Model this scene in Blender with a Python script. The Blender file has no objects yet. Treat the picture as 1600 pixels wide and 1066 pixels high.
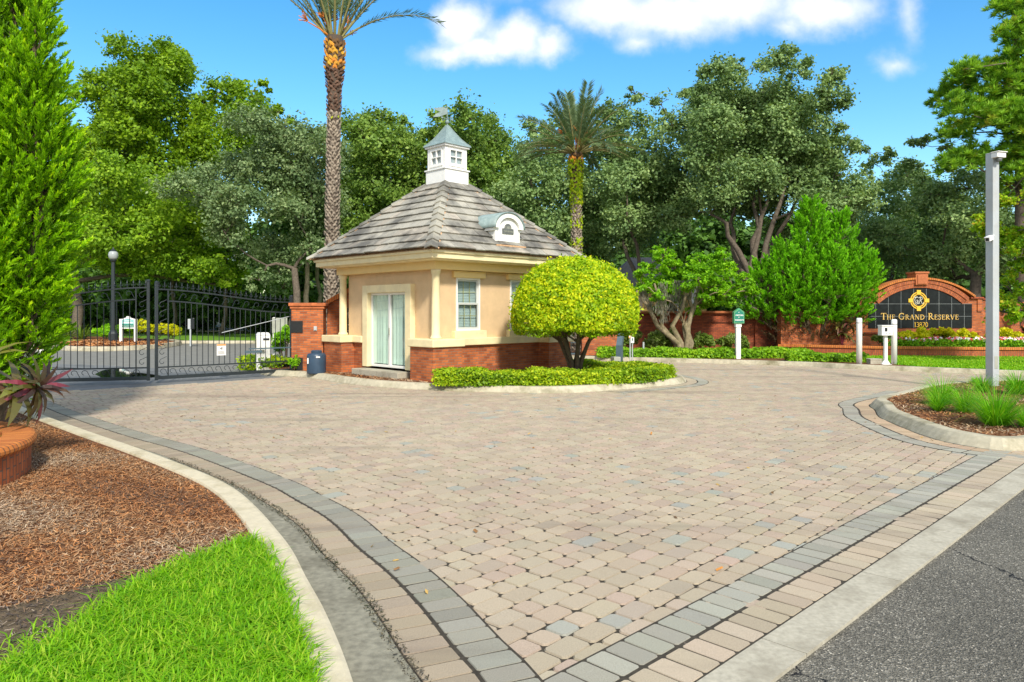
import bpy, math, random
import numpy as np
from mathutils import Vector, Matrix
random.seed(7)
RNG = np.random.default_rng(11)
SC = bpy.context.scene
COL = SC.collection
R = math.radians
H, F, HY = 1.9, 1145.0, 487.0          # eye height, focal length and horizon row in photo pixels

def G(px, py, z=0.0):
    k = (H - z) / (py - HY)
    return ((px - 800) * k, F * k, z)
def PX(px, Y): return (px - 800) * Y / F
def PZ(py, Y): return H - (py - HY) * Y / F

# ------------------------------------------------------------------ tagging
def tag(o, label=None, cat=None, group=None, kind=None):
    if label: o['label'] = label
    if cat: o['category'] = cat
    if group: o['group'] = group
    if kind: o['kind'] = kind
    return o
def empty(name, loc=(0, 0, 0), rz=0.0):
    o = bpy.data.objects.new(name, None); COL.objects.link(o)
    o.location = loc; o.rotation_euler = (0, 0, rz); o.empty_display_size = .2
    return o
def thing(name, label, cat, loc=(0, 0, 0), rz=0.0, group=None):
    return tag(empty(name, loc, rz), label, cat, group)
def copy_tree(o, parent=None):
    c = o.copy(); COL.objects.link(c)
    if parent: c.parent = parent
    for ch in [x for x in COL.objects if x.parent == o]:
        copy_tree(ch, c)
    return c
def link(name, me, m, parent=None):
    if m is not None: me.materials.append(m)
    o = bpy.data.objects.new(name, me); COL.objects.link(o)
    if parent is not None: o.parent = parent
    return o

# ------------------------------------------------------------------ mesh builder
class MB:
    def __init__(s): s.v = []; s.f = []; s.c = []; s.uv = None; s.sm = False
    def add(s, vs, fs, col=None):
        b = len(s.v); s.v.extend([tuple(p) for p in vs])
        for f in fs:
            s.f.append(tuple(b + i for i in f)); s.c.append(col)
        return s
    def box(s, x0, x1, y0, y1, z0, z1, M=None, col=None):
        vs = [Vector((x, y, z)) for z in (z0, z1) for x, y in ((x0, y0), (x1, y0), (x1, y1), (x0, y1))]
        if M is not None: vs = [M @ p for p in vs]
        return s.add(vs, [(3, 2, 1, 0), (4, 5, 6, 7), (0, 1, 5, 4), (1, 2, 6, 5), (2, 3, 7, 6), (3, 0, 4, 7)], col)
    def bar(s, a, b, w, h=None, col=None):
        a, b = Vector(a), Vector(b); h = h or w
        d = (b - a).normalized()
        up = Vector((0, 0, 1)) if abs(d.z) < .95 else Vector((1, 0, 0))
        r = d.cross(up).normalized(); u = r.cross(d)
        vs = [p + r * (i * w / 2) + u * (j * h / 2) for p in (a, b) for i, j in ((-1, -1), (1, -1), (1, 1), (-1, 1))]
        return s.add(vs, [(0, 1, 2, 3), (7, 6, 5, 4), (0, 4, 5, 1), (1, 5, 6, 2), (2, 6, 7, 3), (3, 7, 4, 0)], col)
    def tube(s, pts, rad, n=8, cap=True, col=None):
        pts = [Vector(p) for p in pts]
        rs = rad if isinstance(rad, (list, tuple)) else [rad] * len(pts)
        vs = []; fs = []; prev = None
        for i, p in enumerate(pts):
            d = (pts[min(i + 1, len(pts) - 1)] - pts[max(i - 1, 0)])
            d = d.normalized() if d.length > 1e-9 else Vector((0, 0, 1))
            if prev is None:
                a = Vector((1, 0, 0)) if abs(d.x) < .8 else Vector((0, 1, 0))
                r = d.cross(a).normalized()
            else:
                r = (prev - d * prev.dot(d))
                r = r.normalized() if r.length > 1e-6 else d.orthogonal().normalized()
            prev = r; u = d.cross(r)
            for k in range(n):
                t = 2 * math.pi * k / n
                vs.append(p + (r * math.cos(t) + u * math.sin(t)) * rs[i])
        for i in range(len(pts) - 1):
            for k in range(n):
                k2 = (k + 1) % n
                fs.append((i * n + k, i * n + k2, (i + 1) * n + k2, (i + 1) * n + k))
        if cap:
            fs.append(tuple(range(n - 1, -1, -1))); m = (len(pts) - 1) * n
            fs.append(tuple(m + k for k in range(n)))
        return s.add(vs, fs, col)
    def lathe(s, prof, c=(0, 0, 0), n=20, col=None):
        vs = []; fs = []
        for r, z in prof:
            for k in range(n):
                t = 2 * math.pi * k / n
                vs.append((c[0] + r * math.cos(t), c[1] + r * math.sin(t), c[2] + z))
        for i in range(len(prof) - 1):
            for k in range(n):
                k2 = (k + 1) % n
                fs.append((i * n + k, i * n + k2, (i + 1) * n + k2, (i + 1) * n + k))
        fs.append(tuple(range(n - 1, -1, -1))); m = (len(prof) - 1) * n
        fs.append(tuple(m + k for k in range(n)))
        return s.add(vs, fs, col)
    def prism(s, poly, z0, z1, M=None, col=None):
        """poly in xy, extruded z0..z1"""
        n = len(poly)
        vs = [Vector((x, y, z)) for z in (z0, z1) for x, y in poly]
        if M is not None: vs = [M @ p for p in vs]
        fs = [tuple(range(n - 1, -1, -1)), tuple(range(n, 2 * n))]
        fs += [(i, (i + 1) % n, n + (i + 1) % n, n + i) for i in range(n)]
        return s.add(vs, fs, col)
    def prism_xz(s, poly, y0, y1, col=None):
        """outline in the xz plane, given thickness along y"""
        n = len(poly)
        vs = [(x, y, z) for y in (y0, y1) for x, z in poly]
        fs = [tuple(range(n)), tuple(range(2 * n - 1, n - 1, -1))]
        fs += [(i, n + i, n + (i + 1) % n, (i + 1) % n) for i in range(n)]
        return s.add(vs, fs, col)
    def build(s, name, m, parent=None, smooth=None, bevel=0):
        me = bpy.data.meshes.new(name); me.from_pydata(s.v, [], s.f)
        if any(c is not None for c in s.c):
            at = me.attributes.new('col', 'FLOAT_COLOR', 'FACE')
            a = np.ones((len(s.f), 4), np.float32)
            for i, c in enumerate(s.c):
                if c is not None: a[i, :3] = c
            at.data.foreach_set('color', a.ravel())
        if s.uv:
            l = me.uv_layers.new(name='UVMap')
            for i, u in enumerate(s.uv): l.data[i].uv = u
        if smooth or s.sm: me.polygons.foreach_set('use_smooth', [True] * len(me.polygons))
        me.update()
        o = link(name, me, m, parent)
        if bevel:
            b = o.modifiers.new('bevel', 'BEVEL'); b.width = bevel; b.segments = 2; b.limit_method = 'ANGLE'
            b.angle_limit = R(40)
        return o

def quad_mesh(V, rnd=None, cols=None, name='leaves'):
    """V: (N,4,3) array of loose quads"""
    n = V.shape[0]
    me = bpy.data.meshes.new(name)
    me.vertices.add(n * 4); me.vertices.foreach_set('co', V.astype(np.float32).ravel())
    me.loops.add(n * 4); me.loops.foreach_set('vertex_index', np.arange(n * 4, dtype=np.int32))
    me.polygons.add(n); me.polygons.foreach_set('loop_start', np.arange(0, n * 4, 4, dtype=np.int32))
    me.update(calc_edges=True)
    if rnd is not None:
        a = me.attributes.new('rnd', 'FLOAT', 'FACE'); a.data.foreach_set('value', rnd.astype(np.float32))
    if cols is not None:
        a = me.attributes.new('col', 'FLOAT_COLOR', 'FACE')
        c = np.ones((n, 4), np.float32); c[:, :3] = cols; a.data.foreach_set('color', c.ravel())
    return me
def nrm(a): return a / np.maximum(np.linalg.norm(a, axis=1, keepdims=True), 1e-9)
def leaf_quads(C, N, L, W, T=None, rng=RNG):
    """diamond leaves at C with normal N, length L, width W; T optional long axis"""
    n = len(C)
    if T is None: T = rng.normal(size=(n, 3))
    T = T - N * np.sum(T * N, axis=1, keepdims=True); T = nrm(T)
    B = np.cross(N, T)
    L = np.broadcast_to(np.asarray(L, float), (n,))[:, None]; W = np.broadcast_to(np.asarray(W, float), (n,))[:, None]
    return np.stack([C - T * L * .5, C + B * W * .5 - T * L * .06, C + T * L * .5, C - B * W * .5 - T * L * .06], axis=1)

# ------------------------------------------------------------------ paths
def smooth_path(pts, step=.25):
    P = [np.array(p[:2], float) for p in pts]
    P = [2 * P[0] - P[1]] + P + [2 * P[-1] - P[-2]]
    out = []
    for i in range(1, len(P) - 2):
        a, b, c, d = P[i - 1:i + 3]
        n = max(1, int(np.linalg.norm(c - b) / step))
        for k in range(n):
            t = k / n
            out.append(.5 * ((2 * b) + (-a + c) * t + (2 * a - 5 * b + 4 * c - d) * t * t + (-a + 3 * b - 3 * c + d) * t ** 3))
    out.append(P[-2])
    return np.array(out)
def resample(P, step):
    d = np.r_[0, np.cumsum(np.linalg.norm(np.diff(P, axis=0), axis=1))]
    n = max(2, int(round(d[-1] / step)) + 1); t = np.linspace(0, d[-1], n)
    return np.c_[np.interp(t, d, P[:, 0]), np.interp(t, d, P[:, 1])]
def offset(P, o):
    """left-hand offset"""
    T = np.gradient(P, axis=0); T = nrm(T)
    Nn = np.c_[-T[:, 1], T[:, 0]]
    for _ in range(3): Nn[1:-1] = (Nn[:-2] + 2 * Nn[1:-1] + Nn[2:]) / 4; 
    Nn = nrm(Nn)
    o = np.broadcast_to(np.asarray(o, float), (len(P),))[:, None]
    return P + Nn * o
def sweep(P, prof, mb=None, joint=0.0):
    """profile [(left offset, z)] swept along P"""
    mb = mb or MB(); m = len(prof)
    rows = [offset(P, o) for o, z in prof]
    vs = []
    for i in range(len(P)):
        for j, (o, z) in enumerate(prof): vs.append((rows[j][i][0], rows[j][i][1], z))
    fs = [(i * m + j, (i + 1) * m + j, (i + 1) * m + j + 1, i * m + j + 1) for i in range(len(P) - 1) for j in range(m - 1)]
    mb.add(vs, fs); return mb
def sheet(poly, z, name, m, parent=None):
    mb = MB(); mb.add([(p[0], p[1], z) for p in poly], [tuple(range(len(poly)))])
    return mb.build(name, m, parent)
def inside(poly, X, Y):
    poly = np.asarray(poly); c = np.zeros(np.shape(X), bool); n = len(poly)
    for i in range(n):
        x0, y0 = poly[i][:2]; x1, y1 = poly[(i + 1) % n][:2]
        hit = ((y0 > Y) != (y1 > Y)) & (X < (x1 - x0) * (Y - y0) / ((y1 - y0) if y1 != y0 else 1e-9) + x0)
        c ^= hit
    return c
def scatter(poly, n, rng=RNG):
    poly = np.asarray([p[:2] for p in poly]); lo, hi = poly.min(0), poly.max(0); out = np.zeros((0, 2))
    while len(out) < n:
        p = lo + rng.random((n * 2, 2)) * (hi - lo)
        out = np.r_[out, p[inside(poly, p[:, 0], p[:, 1])]]
    return out[:n]

# ------------------------------------------------------------------ materials
class NT:
    def __init__(s, name, world=False):
        if world: s.t = world.node_tree
        else:
            s.m = bpy.data.materials.new(name); s.m.use_nodes = True; s.t = s.m.node_tree
        s.t.nodes.clear()
    def n(s, typ, ins=None, **kw):
        x = s.t.nodes.new(typ)
        for k, v in kw.items(): setattr(x, k, v)
        for k, v in (ins or {}).items():
            sock = x.inputs[k]
            if hasattr(v, 'bl_rna') and isinstance(v, bpy.types.NodeSocket): s.t.links.new(v, sock)
            else: sock.default_value = v
        return x
    def math(s, op, a, b=0.0, c=None, clamp=False):
        d = {0: a, 1: b}
        if c is not None: d[2] = c
        return s.n('ShaderNodeMath', d, operation=op, use_clamp=clamp).outputs[0]
    def mix(s, f, a, b, mode='MIX'):
        x = s.n('ShaderNodeMix', data_type='RGBA', blend_type=mode)
        for k, v in ((0, f), (6, a), (7, b)):
            if isinstance(v, bpy.types.NodeSocket): s.t.links.new(v, x.inputs[k])
            else: x.inputs[k].default_value = (v if k == 0 else (v + (1,) if len(v) == 3 else v))
        return x.outputs[2]
    def ramp(s, f, stops, interp='LINEAR'):
        x = s.n('ShaderNodeValToRGB', {0: f}); cr = x.color_ramp; cr.interpolation = interp
        while len(cr.elements) < len(stops): cr.elements.new(.5)
        for e, (p, c) in zip(cr.elements, stops):
            e.position = p; e.color = c + (1,) if len(c) == 3 else c
        return x.outputs[0]
    def noise(s, vec, scale, detail=3, rough=.6, dist=0):
        d = {'Scale': scale, 'Detail': detail, 'Roughness': rough, 'Distortion': dist}
        if vec is not None: d['Vector'] = vec
        return s.n('ShaderNodeTexNoise', d).outputs['Fac']
    def obj(s): return s.n('ShaderNodeTexCoord').outputs['Object']
    def out(s, sh): s.n('ShaderNodeOutputMaterial', {'Surface': sh}); return s.m
    def pbsdf(s, col, rough=.7, spec=.3, metal=0, bump=None, bstr=.3, bdist=.01):
        d = {'Base Color': col if isinstance(col, bpy.types.NodeSocket) else (col + (1,) if len(col) == 3 else col),
             'Roughness': rough, 'Specular IOR Level': spec, 'Metallic': metal}
        if bump is not None:
            d['Normal'] = s.n('ShaderNodeBump', {'Height': bump, 'Strength': bstr, 'Distance': bdist}).outputs[0]
        return s.n('ShaderNodeBsdfPrincipled', d).outputs[0]

def pm(name, col, rough=.7, var=.15, scale=6, bump=.0, bscale=60, spec=.3, metal=0, stain=None, stain_scale=1.2, stain_amt=.5):
    t = NT(name); o = t.obj()
    nz = t.noise(o, scale, 4)
    d = tuple(c * (1 - var) for c in col); l = tuple(min(1, c * (1 + var)) for c in col)
    c = t.ramp(nz, [(.3, d), (.7, l)])
    if stain:
        f = t.math('MULTIPLY', t.ramp(t.noise(o, stain_scale, 5, .65), [(.48, (0, 0, 0)), (.68, (1, 1, 1))]), stain_amt)
        c = t.mix(f, c, stain)
    b = t.noise(o, bscale, 3) if bump else None
    return t.out(t.pbsdf(c, rough, spec, metal, b, bump, .01))
def colmat(name, rough=.8, var=.12, scale=40, bump=.25, bscale=120, spec=.25, stain=None, sscale=.35, samt=.5, lo=.5, hi=.72, streak=None):
    """base colour per piece from the 'col' attribute"""
    t = NT(name); o = t.obj()
    a = t.n('ShaderNodeAttribute', attribute_name='col').outputs['Color']
    g = t.ramp(t.noise(o, scale, 4), [(.25, (1 - var,) * 3), (.75, (1 + var,) * 3)])
    c = t.mix(1.0, a, g, 'MULTIPLY')
    if stain:
        f = t.math('MULTIPLY', t.ramp(t.noise(o, sscale, 6, .62), [(lo, (0, 0, 0)), (hi, (1, 1, 1))]), samt)
        c = t.mix(f, c, stain)
    if streak:
        for rz, sc, lo_, am in streak:
            mp = t.n('ShaderNodeMapping', {'Vector': o, 'Rotation': (0, 0, R(rz)), 'Scale': sc}).outputs[0]
            f = t.math('MULTIPLY', t.ramp(t.noise(mp, 1.0, 5, .6), [(lo_, (0, 0, 0)), (lo_ + .14, (1, 1, 1))]), am)
            c = t.mix(f, c, (.13, .105, .085))
        sp = t.ramp(t.noise(o, 5.0, 3, .5), [(.70, (0, 0, 0)), (.76, (1, 1, 1))])
        c = t.mix(t.math('MULTIPLY', sp, .22), c, (.08, .07, .06))
    return t.out(t.pbsdf(c, rough, spec, 0, t.noise(o, bscale, 3), bump, .006))
def leafmat(name, stops, trans=.35, rough=.5, spec=.25, twig=None):
    t = NT(name)
    r = t.n('ShaderNodeAttribute', attribute_name='rnd').outputs['Fac']
    n = len(stops)
    c = t.ramp(r, [(i / max(1, n - 1), s) for i, s in enumerate(stops)])
    d = t.pbsdf(c, rough, spec)
    tr = t.n('ShaderNodeBsdfTranslucent', {'Color': t.mix(1.0, c, (1.3, 1.25, .6), 'MULTIPLY')}).outputs[0]
    return t.out(t.n('ShaderNodeMixShader', {0: trans, 1: d, 2: tr}).outputs[0])
def brickmat(name, mode='xy', c1=(.52, .15, .045), c2=(.25, .065, .028), mortar=(.24, .15, .10), bw=.205, bh=.068, ms=.008, bump=.6, stain=None, sscale=.8):
    t = NT(name); tc = t.n('ShaderNodeTexCoord')
    if mode == 'uv': vec = tc.outputs['UV']
    else:
        sp = t.n('ShaderNodeSeparateXYZ', {0: tc.outputs['Object']}).outputs
        vec = t.n('ShaderNodeCombineXYZ', {0: t.math('ADD', sp[0], sp[1]), 1: sp[2]}).outputs[0]
    b = t.n('ShaderNodeTexBrick', {'Vector': vec, 'Color1': c1 + (1,), 'Color2': c2 + (1,), 'Mortar': mortar + (1,), 'Scale': 1.0,
                                   'Mortar Size': ms, 'Mortar Smooth': .2, 'Bias': -.15, 'Brick Width': bw, 'Row Height': bh})
    o = tc.outputs['Object']
    g = t.ramp(t.noise(o, 3.0, 5), [(.3, (.78, .74, .72)), (.7, (1.2, 1.2, 1.2))])
    c = t.mix(1.0, b.outputs['Color'], g, 'MULTIPLY')
    if stain:
        f = t.math('MULTIPLY', t.ramp(t.noise(o, sscale, 5, .65), [(.5, (0, 0, 0)), (.7, (1, 1, 1))]), .6)
        c = t.mix(f, c, stain)
    inv = t.math('SUBTRACT', 1.0, b.outputs['Fac'])
    hgt = t.math('ADD', inv, t.math('MULTIPLY', t.noise(o, 80, 3), .4))
    return t.out(t.pbsdf(c, .8, .2, 0, hgt, bump, .006))
def thin_glass(name, tint=(.93, .96, .95), refl=.03):
    t = NT(name)
    tr = t.n('ShaderNodeBsdfTransparent', {0: tint + (1,)}).outputs[0]
    gl = t.n('ShaderNodeBsdfGlossy', {0: (1, 1, 1, 1), 'Roughness': .02}).outputs[0]
    fr = t.math('MULTIPLY', t.math('POWER', t.n('ShaderNodeLayerWeight', {0: .5}).outputs['Facing'], 4.0), .7)
    return t.out(t.n('ShaderNodeMixShader', {0: t.math('ADD', fr, refl), 1: tr, 2: gl}).outputs[0])

M = {}
M['paver'] = colmat('paver', .9, .26, 150, .5, 260, .2, stain=(.20, .155, .12), sscale=.22, samt=.36, lo=.5, hi=.78, streak=[(-30, (.10, .85, 1), .56, .42), (48, (.9, .12, 1), .60, .30)])
M['joint'] = pm('joint_sand', (.05, .042, .03), .95, .4, 25, .3)
M['kerb'] = pm('kerb_concrete', (.46, .415, .30), .85, .16, 9, .3, 130, .2, stain=(.20, .18, .105), stain_scale=1.4, stain_amt=.95)
M['kerb_pale'] = pm('kerb_pale', (.58, .51, .36), .85, .10, 14, .3, 110, .2, stain=(.36, .30, .17), stain_scale=2.2, stain_amt=.7)
M['gutter'] = pm('gutter_concrete', (.25, .235, .175), .9, .28, 18, .35, 160, .2, stain=(.11, .10, .07), stain_scale=1.6, stain_amt=.75)
M['concrete'] = pm('concrete', (.43, .395, .305), .85, .16, 26, .35, 150, .2, stain=(.25, .22, .16), stain_scale=1.9, stain_amt=.75)
M['soil'] = pm('soil', (.12, .09, .055), .95, .45, 22, .8, 90, .1, stain=(.20, .16, .115), stain_scale=5)
M['mulch_soil'] = pm('mulch_soil', (.17, .075, .035), .95, .5, 30, .9, 90, .1, stain=(.06, .04, .03), stain_scale=9)
M['chip'] = colmat('mulch_chip', .9, .3, 60, .2)
M['forest_floor'] = pm('forest_floor', (.035, .04, .018), .95, .5, 1.5, .5, 8)
M['turf'] = pm('turf', (.12, .26, .015), .9, .35, 18, .8, 70)
M['leaf_lawn'] = leafmat('leaf_lawn', [(.12, .33, .006), (.20, .46, .008), (.30, .58, .012), (.44, .56, .05)], .45)
M['bark'] = pm('bark', (.13, .105, .08), .95, .35, 9, .8, 30, .1)
M['bark_light'] = pm('bark_light', (.22, .18, .13), .95, .35, 12, .8, 40, .1, stain=(.10, .12, .05), stain_scale=4)
def asphalt(name, base, speck):
    t = NT(name); o = t.obj()
    v = t.n('ShaderNodeTexVoronoi', {'Vector': o, 'Scale': 105.0}, feature='F1')
    sp = t.n('ShaderNodeSeparateColor', {0: v.outputs['Color']}).outputs[0]
    c = t.ramp(sp, [(0, tuple(x * .45 for x in base)), (.55, base), (.86, tuple(x * 1.3 for x in base)), (.97, speck), (1, tuple(min(1, x * 1.6) for x in speck))])
    g = t.ramp(t.noise(o, .8, 5), [(.3, (.82,) * 3), (.7, (1.15,) * 3)])
    c = t.mix(1.0, c, g, 'MULTIPLY')
    wv = t.n('ShaderNodeTexVoronoi', {'Vector': t.n('ShaderNodeMapping', {'Vector': t.mix(.2, o, t.n('ShaderNodeTexNoise', {'Vector': o, 'Scale': 4.0, 'Detail': 8.0, 'Roughness': .7}).outputs['Color'])}).outputs[0], 'Scale': .55}, feature='DISTANCE_TO_EDGE').outputs['Distance']
    cr = t.math('MULTIPLY', t.math('LESS_THAN', wv, .0032), t.ramp(t.noise(o, .5, 2), [(.38, (0, 0, 0)), (.44, (1, 1, 1))]))
    c = t.mix(cr, c, (.012, .012, .012))
    return t.out(t.pbsdf(c, .85, .3, 0, v.outputs['Distance'], .8, .012))
M['asphalt'] = asphalt('asphalt', (.15, .138, .108), (.34, .31, .25))
M['asphalt_far'] = pm('asphalt_far', (.20, .195, .17), .85, .14, 2, .2, 60, .3)
M['brick'] = brickmat('brick')
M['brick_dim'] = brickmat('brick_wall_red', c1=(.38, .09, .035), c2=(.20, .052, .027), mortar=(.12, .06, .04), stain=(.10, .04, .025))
M['brick_uv'] = brickmat('brick_uv', 'uv', c1=(.48, .14, .05), c2=(.30, .075, .03), mortar=(.16, .10, .07))
M['brick_cap'] = brickmat('brick_cap', 'uv', c1=(.62, .22, .05), c2=(.46, .13, .035), mortar=(.18, .085, .045), bw=7.0, bh=.08, ms=.009, stain=(.30, .12, .04), sscale=3)
M['cream'] = pm('cream_trim', (.80, .68, .40), .7, .06, 3, .2, 160, .2, stain=(.58, .48, .30), stain_scale=2.4, stain_amt=.4)
M['ochre'] = pm('frieze_cream', (.76, .56, .24), .6, .04, 3, .05, 200)  # cream trim with the shade under the eaves mixed into its colour
M['stucco'] = pm('peach_stucco', (.66, .47, .27), .85, .07, 3, .5, 180, .15, stain=(.50, .36, .22), stain_scale=1.6, stain_amt=.35)
M['white'] = pm('white_paint', (.80, .79, .74), .45, .03, 5)
M['tile'] = colmat('roof_tile', .85, .14, 22, .3, 90, .2, stain=(.065, .062, .058), sscale=1.0, samt=.78, lo=.43, hi=.62)
M['mortar'] = pm('roof_mortar', (.55, .34, .19), .9, .25, 12, .3)
M['verdigris'] = pm('verdigris_metal', (.20, .27, .26), .45, .15, 8, .05, 80, .5, stain=(.34, .42, .40), stain_scale=6, stain_amt=.5)
M['iron'] = pm('dark_iron', (.018, .025, .028), .45, .2, 20, .05, 80, .5)
M['black'] = pm('black_plate', (.012, .014, .015), .35, .2, 10, 0, 60, .5)
M['granite'] = pm('black_granite', (.012, .015, .015), .35, .35, 6, 0, 60, .2)
M['grout'] = pm('pale_joint', (.35, .38, .37), .7)
M['gold'] = pm('gold_letter', (.72, .46, .12), .45, .08, 20, 0, 60, .5)
M['gold_bright'] = pm('gold_emblem', (.80, .48, .04), .45, .05, 20, 0, 60, .5)
M['silver'] = pm('pale_script', (.62, .60, .50), .4)
M['slate'] = pm('slate_metal', (.075, .12, .145), .45, .08, 6, 0, 60, .5)
M['galv'] = pm('galvanised_pole', (.42, .45, .45), .5, .07, 2, 0, 60, .5, stain=(.34, .30, .22), stain_scale=.8, stain_amt=.4)
M['grey_box'] = pm('grey_box', (.36, .37, .30), .6)
M['tank'] = pm('navy_plastic', (.030, .060, .10), .42, .12, 5, .05, 60, .5)
M['green_sign'] = pm('green_sign', (.02, .20, .14), .5, .05, 6)
M['teal_pale'] = pm('teal_pale_sign', (.25, .52, .50), .5, .05, 6)
M['green_frame'] = pm('green_frame', (.10, .34, .16), .6, .1, 6)
M['orange'] = pm('orange_ink', (.80, .25, .03), .6)
M['ink'] = pm('grey_ink', (.10, .10, .10), .6)
M['bronze'] = pm('bronze_plaque', (.12, .13, .12), .5)
M['globe'] = pm('frosted_globe', (.34, .37, .36), .25, .03, 3)
M['glass'] = thin_glass('window_glass')
M['blind'] = pm('vertical_blind', (.66, .78, .68), .7, .06, 3)
M['curtain'] = pm('pale_blind', (.42, .50, .50), .7, .08, 3)
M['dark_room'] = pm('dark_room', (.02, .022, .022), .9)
M['brass_grille'] = pm('brass_grille', (.42, .38, .16), .5)
M['boot'] = colmat('palm_boot', .9, .25, 30, .5, 60)
M['flower'] = colmat('petal', .7, .1, 30, 0)
def add_text(txt, size, m, parent, loc, rot=(R(90), 0, 0), name='lettering', ext=.004, bold=0.0):
    cu = bpy.data.curves.new(name, 'FONT'); cu.body = txt; cu.size = size; cu.extrude = ext
    cu.align_x = 'CENTER'; cu.align_y = 'CENTER'; cu.offset = bold
    cu.materials.append(m)
    tmp = bpy.data.objects.new(name, cu); COL.objects.link(tmp); bpy.context.view_layer.update()
    me = bpy.data.meshes.new_from_object(tmp.evaluated_get(bpy.context.evaluated_depsgraph_get())); bpy.data.objects.remove(tmp)
    if not me.materials: me.materials.append(m)
    o = bpy.data.objects.new(name, me); COL.objects.link(o); o.parent = parent
    o.location = loc; o.rotation_euler = rot
    return o
SKY_STR, SKY_SAT, SUN, SUN_ANG, EXPO, CLOUD = .14, 1.38, 3.0, 6.0, .74, (5.9, 5.95, 6.15)
# ================================================================== ground, pavement, kerbs
UX, VX = (.711, .703), (-.703, .711)          # gatehouse axes; the road edge runs along UX
sheet([(-260, -60), (260, -60), (260, 320), (-260, 320)], -.06, 'ground', M['forest_floor'])['kind'] = 'structure'

K = smooth_path([(.25, 1.6), (-.3, 2.55), (-.58, 3.15)] + [G(*p) for p in ((551, 1066), (533, 1019.7), (511.5, 971.6), (485, 923.5), (463, 880),
     (437, 845), (406.6, 810), (371.6, 779), (323, 753), (227, 714.5), (144, 685), (57, 652))] + [(-10.6, 15.3), (-12.6, 17.2)], .15)
E = smooth_path([(.62, 1.7), (.12, 2.5), (-.2, 3.1), (-.47, 3.757), (-.588, 3.987), (-.86, 4.6), (-1.162, 5.19), (-1.5, 5.75), (-1.918, 6.517), (-2.45, 7.25),
     (-3.0, 7.95), (-4.62, 9.66), (-6.2, 11.07), (-8.45, 13.25), (-10.4, 15.3), (-12.3, 17.1)], .15)
# E runs near->far with the driveway on its right: right offset = negative
def strip_between(A, B, z, name, m):
    n = 120
    def rs(P):
        d = np.r_[0, np.cumsum(np.linalg.norm(np.diff(P, axis=0), axis=1))]; t = np.linspace(0, d[-1], n)
        return np.c_[np.interp(t, d, P[:, 0]), np.interp(t, d, P[:, 1])]
    A, B = rs(A), rs(B); mb = MB()
    mb.add([(p[0], p[1], z) for p in A] + [(p[0], p[1], z) for p in B], [(i, i + 1, n + i + 1, n + i) for i in range(n - 1)])
    o = mb.build(name, m); o['kind'] = 'structure'; return o

# base under the pavers
FAR = smooth_path([(1.6, 29.6), (2.53, 29.0), (6, 27.4), (9.84, 25.6), (11.4, 24.17), (14.8, 21.75), (16.6, 20.9), (18.0, 21.2), (19.5, 22.6), (24, 27)], .3)
# building island (gutter edge on the outside), clockwise seen from above going left -> tip -> back
ISL = smooth_path([(-7.9, 22.9), (-7.55, 22.15), G(445, 588), G(475, 590), G(560, 602), G(620, 607), G(700, 611), G(800, 614), G(870, 615), G(950, 611),
     G(1030, 604), (4.45, 19.25), (4.78, 20.1), (4.72, 21.1), (4.2, 22.9), (3.2, 24.6), (1.6, 26.8), (-.6, 29.2), (-1.5, 30.4)], .2)
RISL = smooth_path([(18, 20.6), (12.4, 18.9), (10.2, 17.9), (8.6, 16.3), (7.35, 15.0), G(1368, 641.5), (6.62, 13.2), G(1393, 661), G(1437, 679), G(1481, 692), G(1546, 703), (6.85, 9.96), (7.3, 10.05), (8.2, 10.75), (11.5, 14.0)], .15)
E8 = offset(E, -.45)
field_poly = [tuple(p) for p in E8] + [(-11.2, 17.0), (-9.0, 18.75), (-6.7, 20.9), (-4, 29), (0, 31.5)] + [tuple(p) for p in FAR if p[0] < 16.5] + [(17.2, 19.6), (11.5, 14.2), (.952 + .25, 3.757 + .25), (-.2, 2.6), (.3, 1.9)]
sheet([tuple(p) for p in offset(E, 0)] + [(-11.2, 17.0), (-9.0, 18.75), (-6.7, 20.9), (-4, 29), (0, 31.5)] + [tuple(p) for p in FAR if p[0] < 16.6] + [(17.3, 19.9), (.952 + .1, 3.757 + .05), (-.4, 2.3), (.4, 1.65)],
      -.012, 'paver_bed', M['joint'])['kind'] = 'structure'

class Pav:
    """tumbled pavers: each an eight sided stone with a bevelled rim, its colour on the stone"""
    def __init__(s): s.v = []; s.f = []; s.c = []
    def stone(s, q, z, col, gap=.005, ch=.022, bev=.007):
        q = [np.array(p) for p in q]; c = sum(q) / len(q)
        n = len(q); out = []
        for i in range(n):
            a, b, d = q[i - 1], q[i], q[(i + 1) % n]
            la, ld = np.linalg.norm(a - b), np.linalg.norm(d - b)
            if la < 1e-6 or ld < 1e-6: continue
            out.append(b + (a - b) / la * min(ch, la * .3)); out.append(b + (d - b) / ld * min(ch, ld * .3))
        m = len(out); b0 = len(s.v)
        ex = max(np.linalg.norm(p - c) for p in out)
        tx, ty = random.gauss(0, .008), random.gauss(0, .008)
        for k, (g, dz) in enumerate(((gap, -.010), (gap + bev, 0))):
            for p in out:
                w = p + (c - p) / max(1e-6, np.linalg.norm(c - p)) * g * 1.2
                s.v.append((w[0], w[1], z + dz + (w[0] - c[0]) * tx + (w[1] - c[1]) * ty))
        s.f.append(tuple(range(b0 + m, b0 + 2 * m))); s.c.append(col)
        for i in range(m):
            j = (i + 1) % m
            s.f.append((b0 + i, b0 + j, b0 + m + j, b0 + m + i)); s.c.append(tuple(x * .8 for x in col))
    def build(s, name):
        mb = MB(); mb.v = s.v; mb.f = s.f; mb.c = s.c
        o = mb.build(name, M['paver']); o['kind'] = 'structure'; return o
def jit(c, a=.07): 
    k = 1 + random.uniform(-a, a)
    return tuple(x * k * (1 + random.uniform(-.02, .02)) for x in c)
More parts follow.
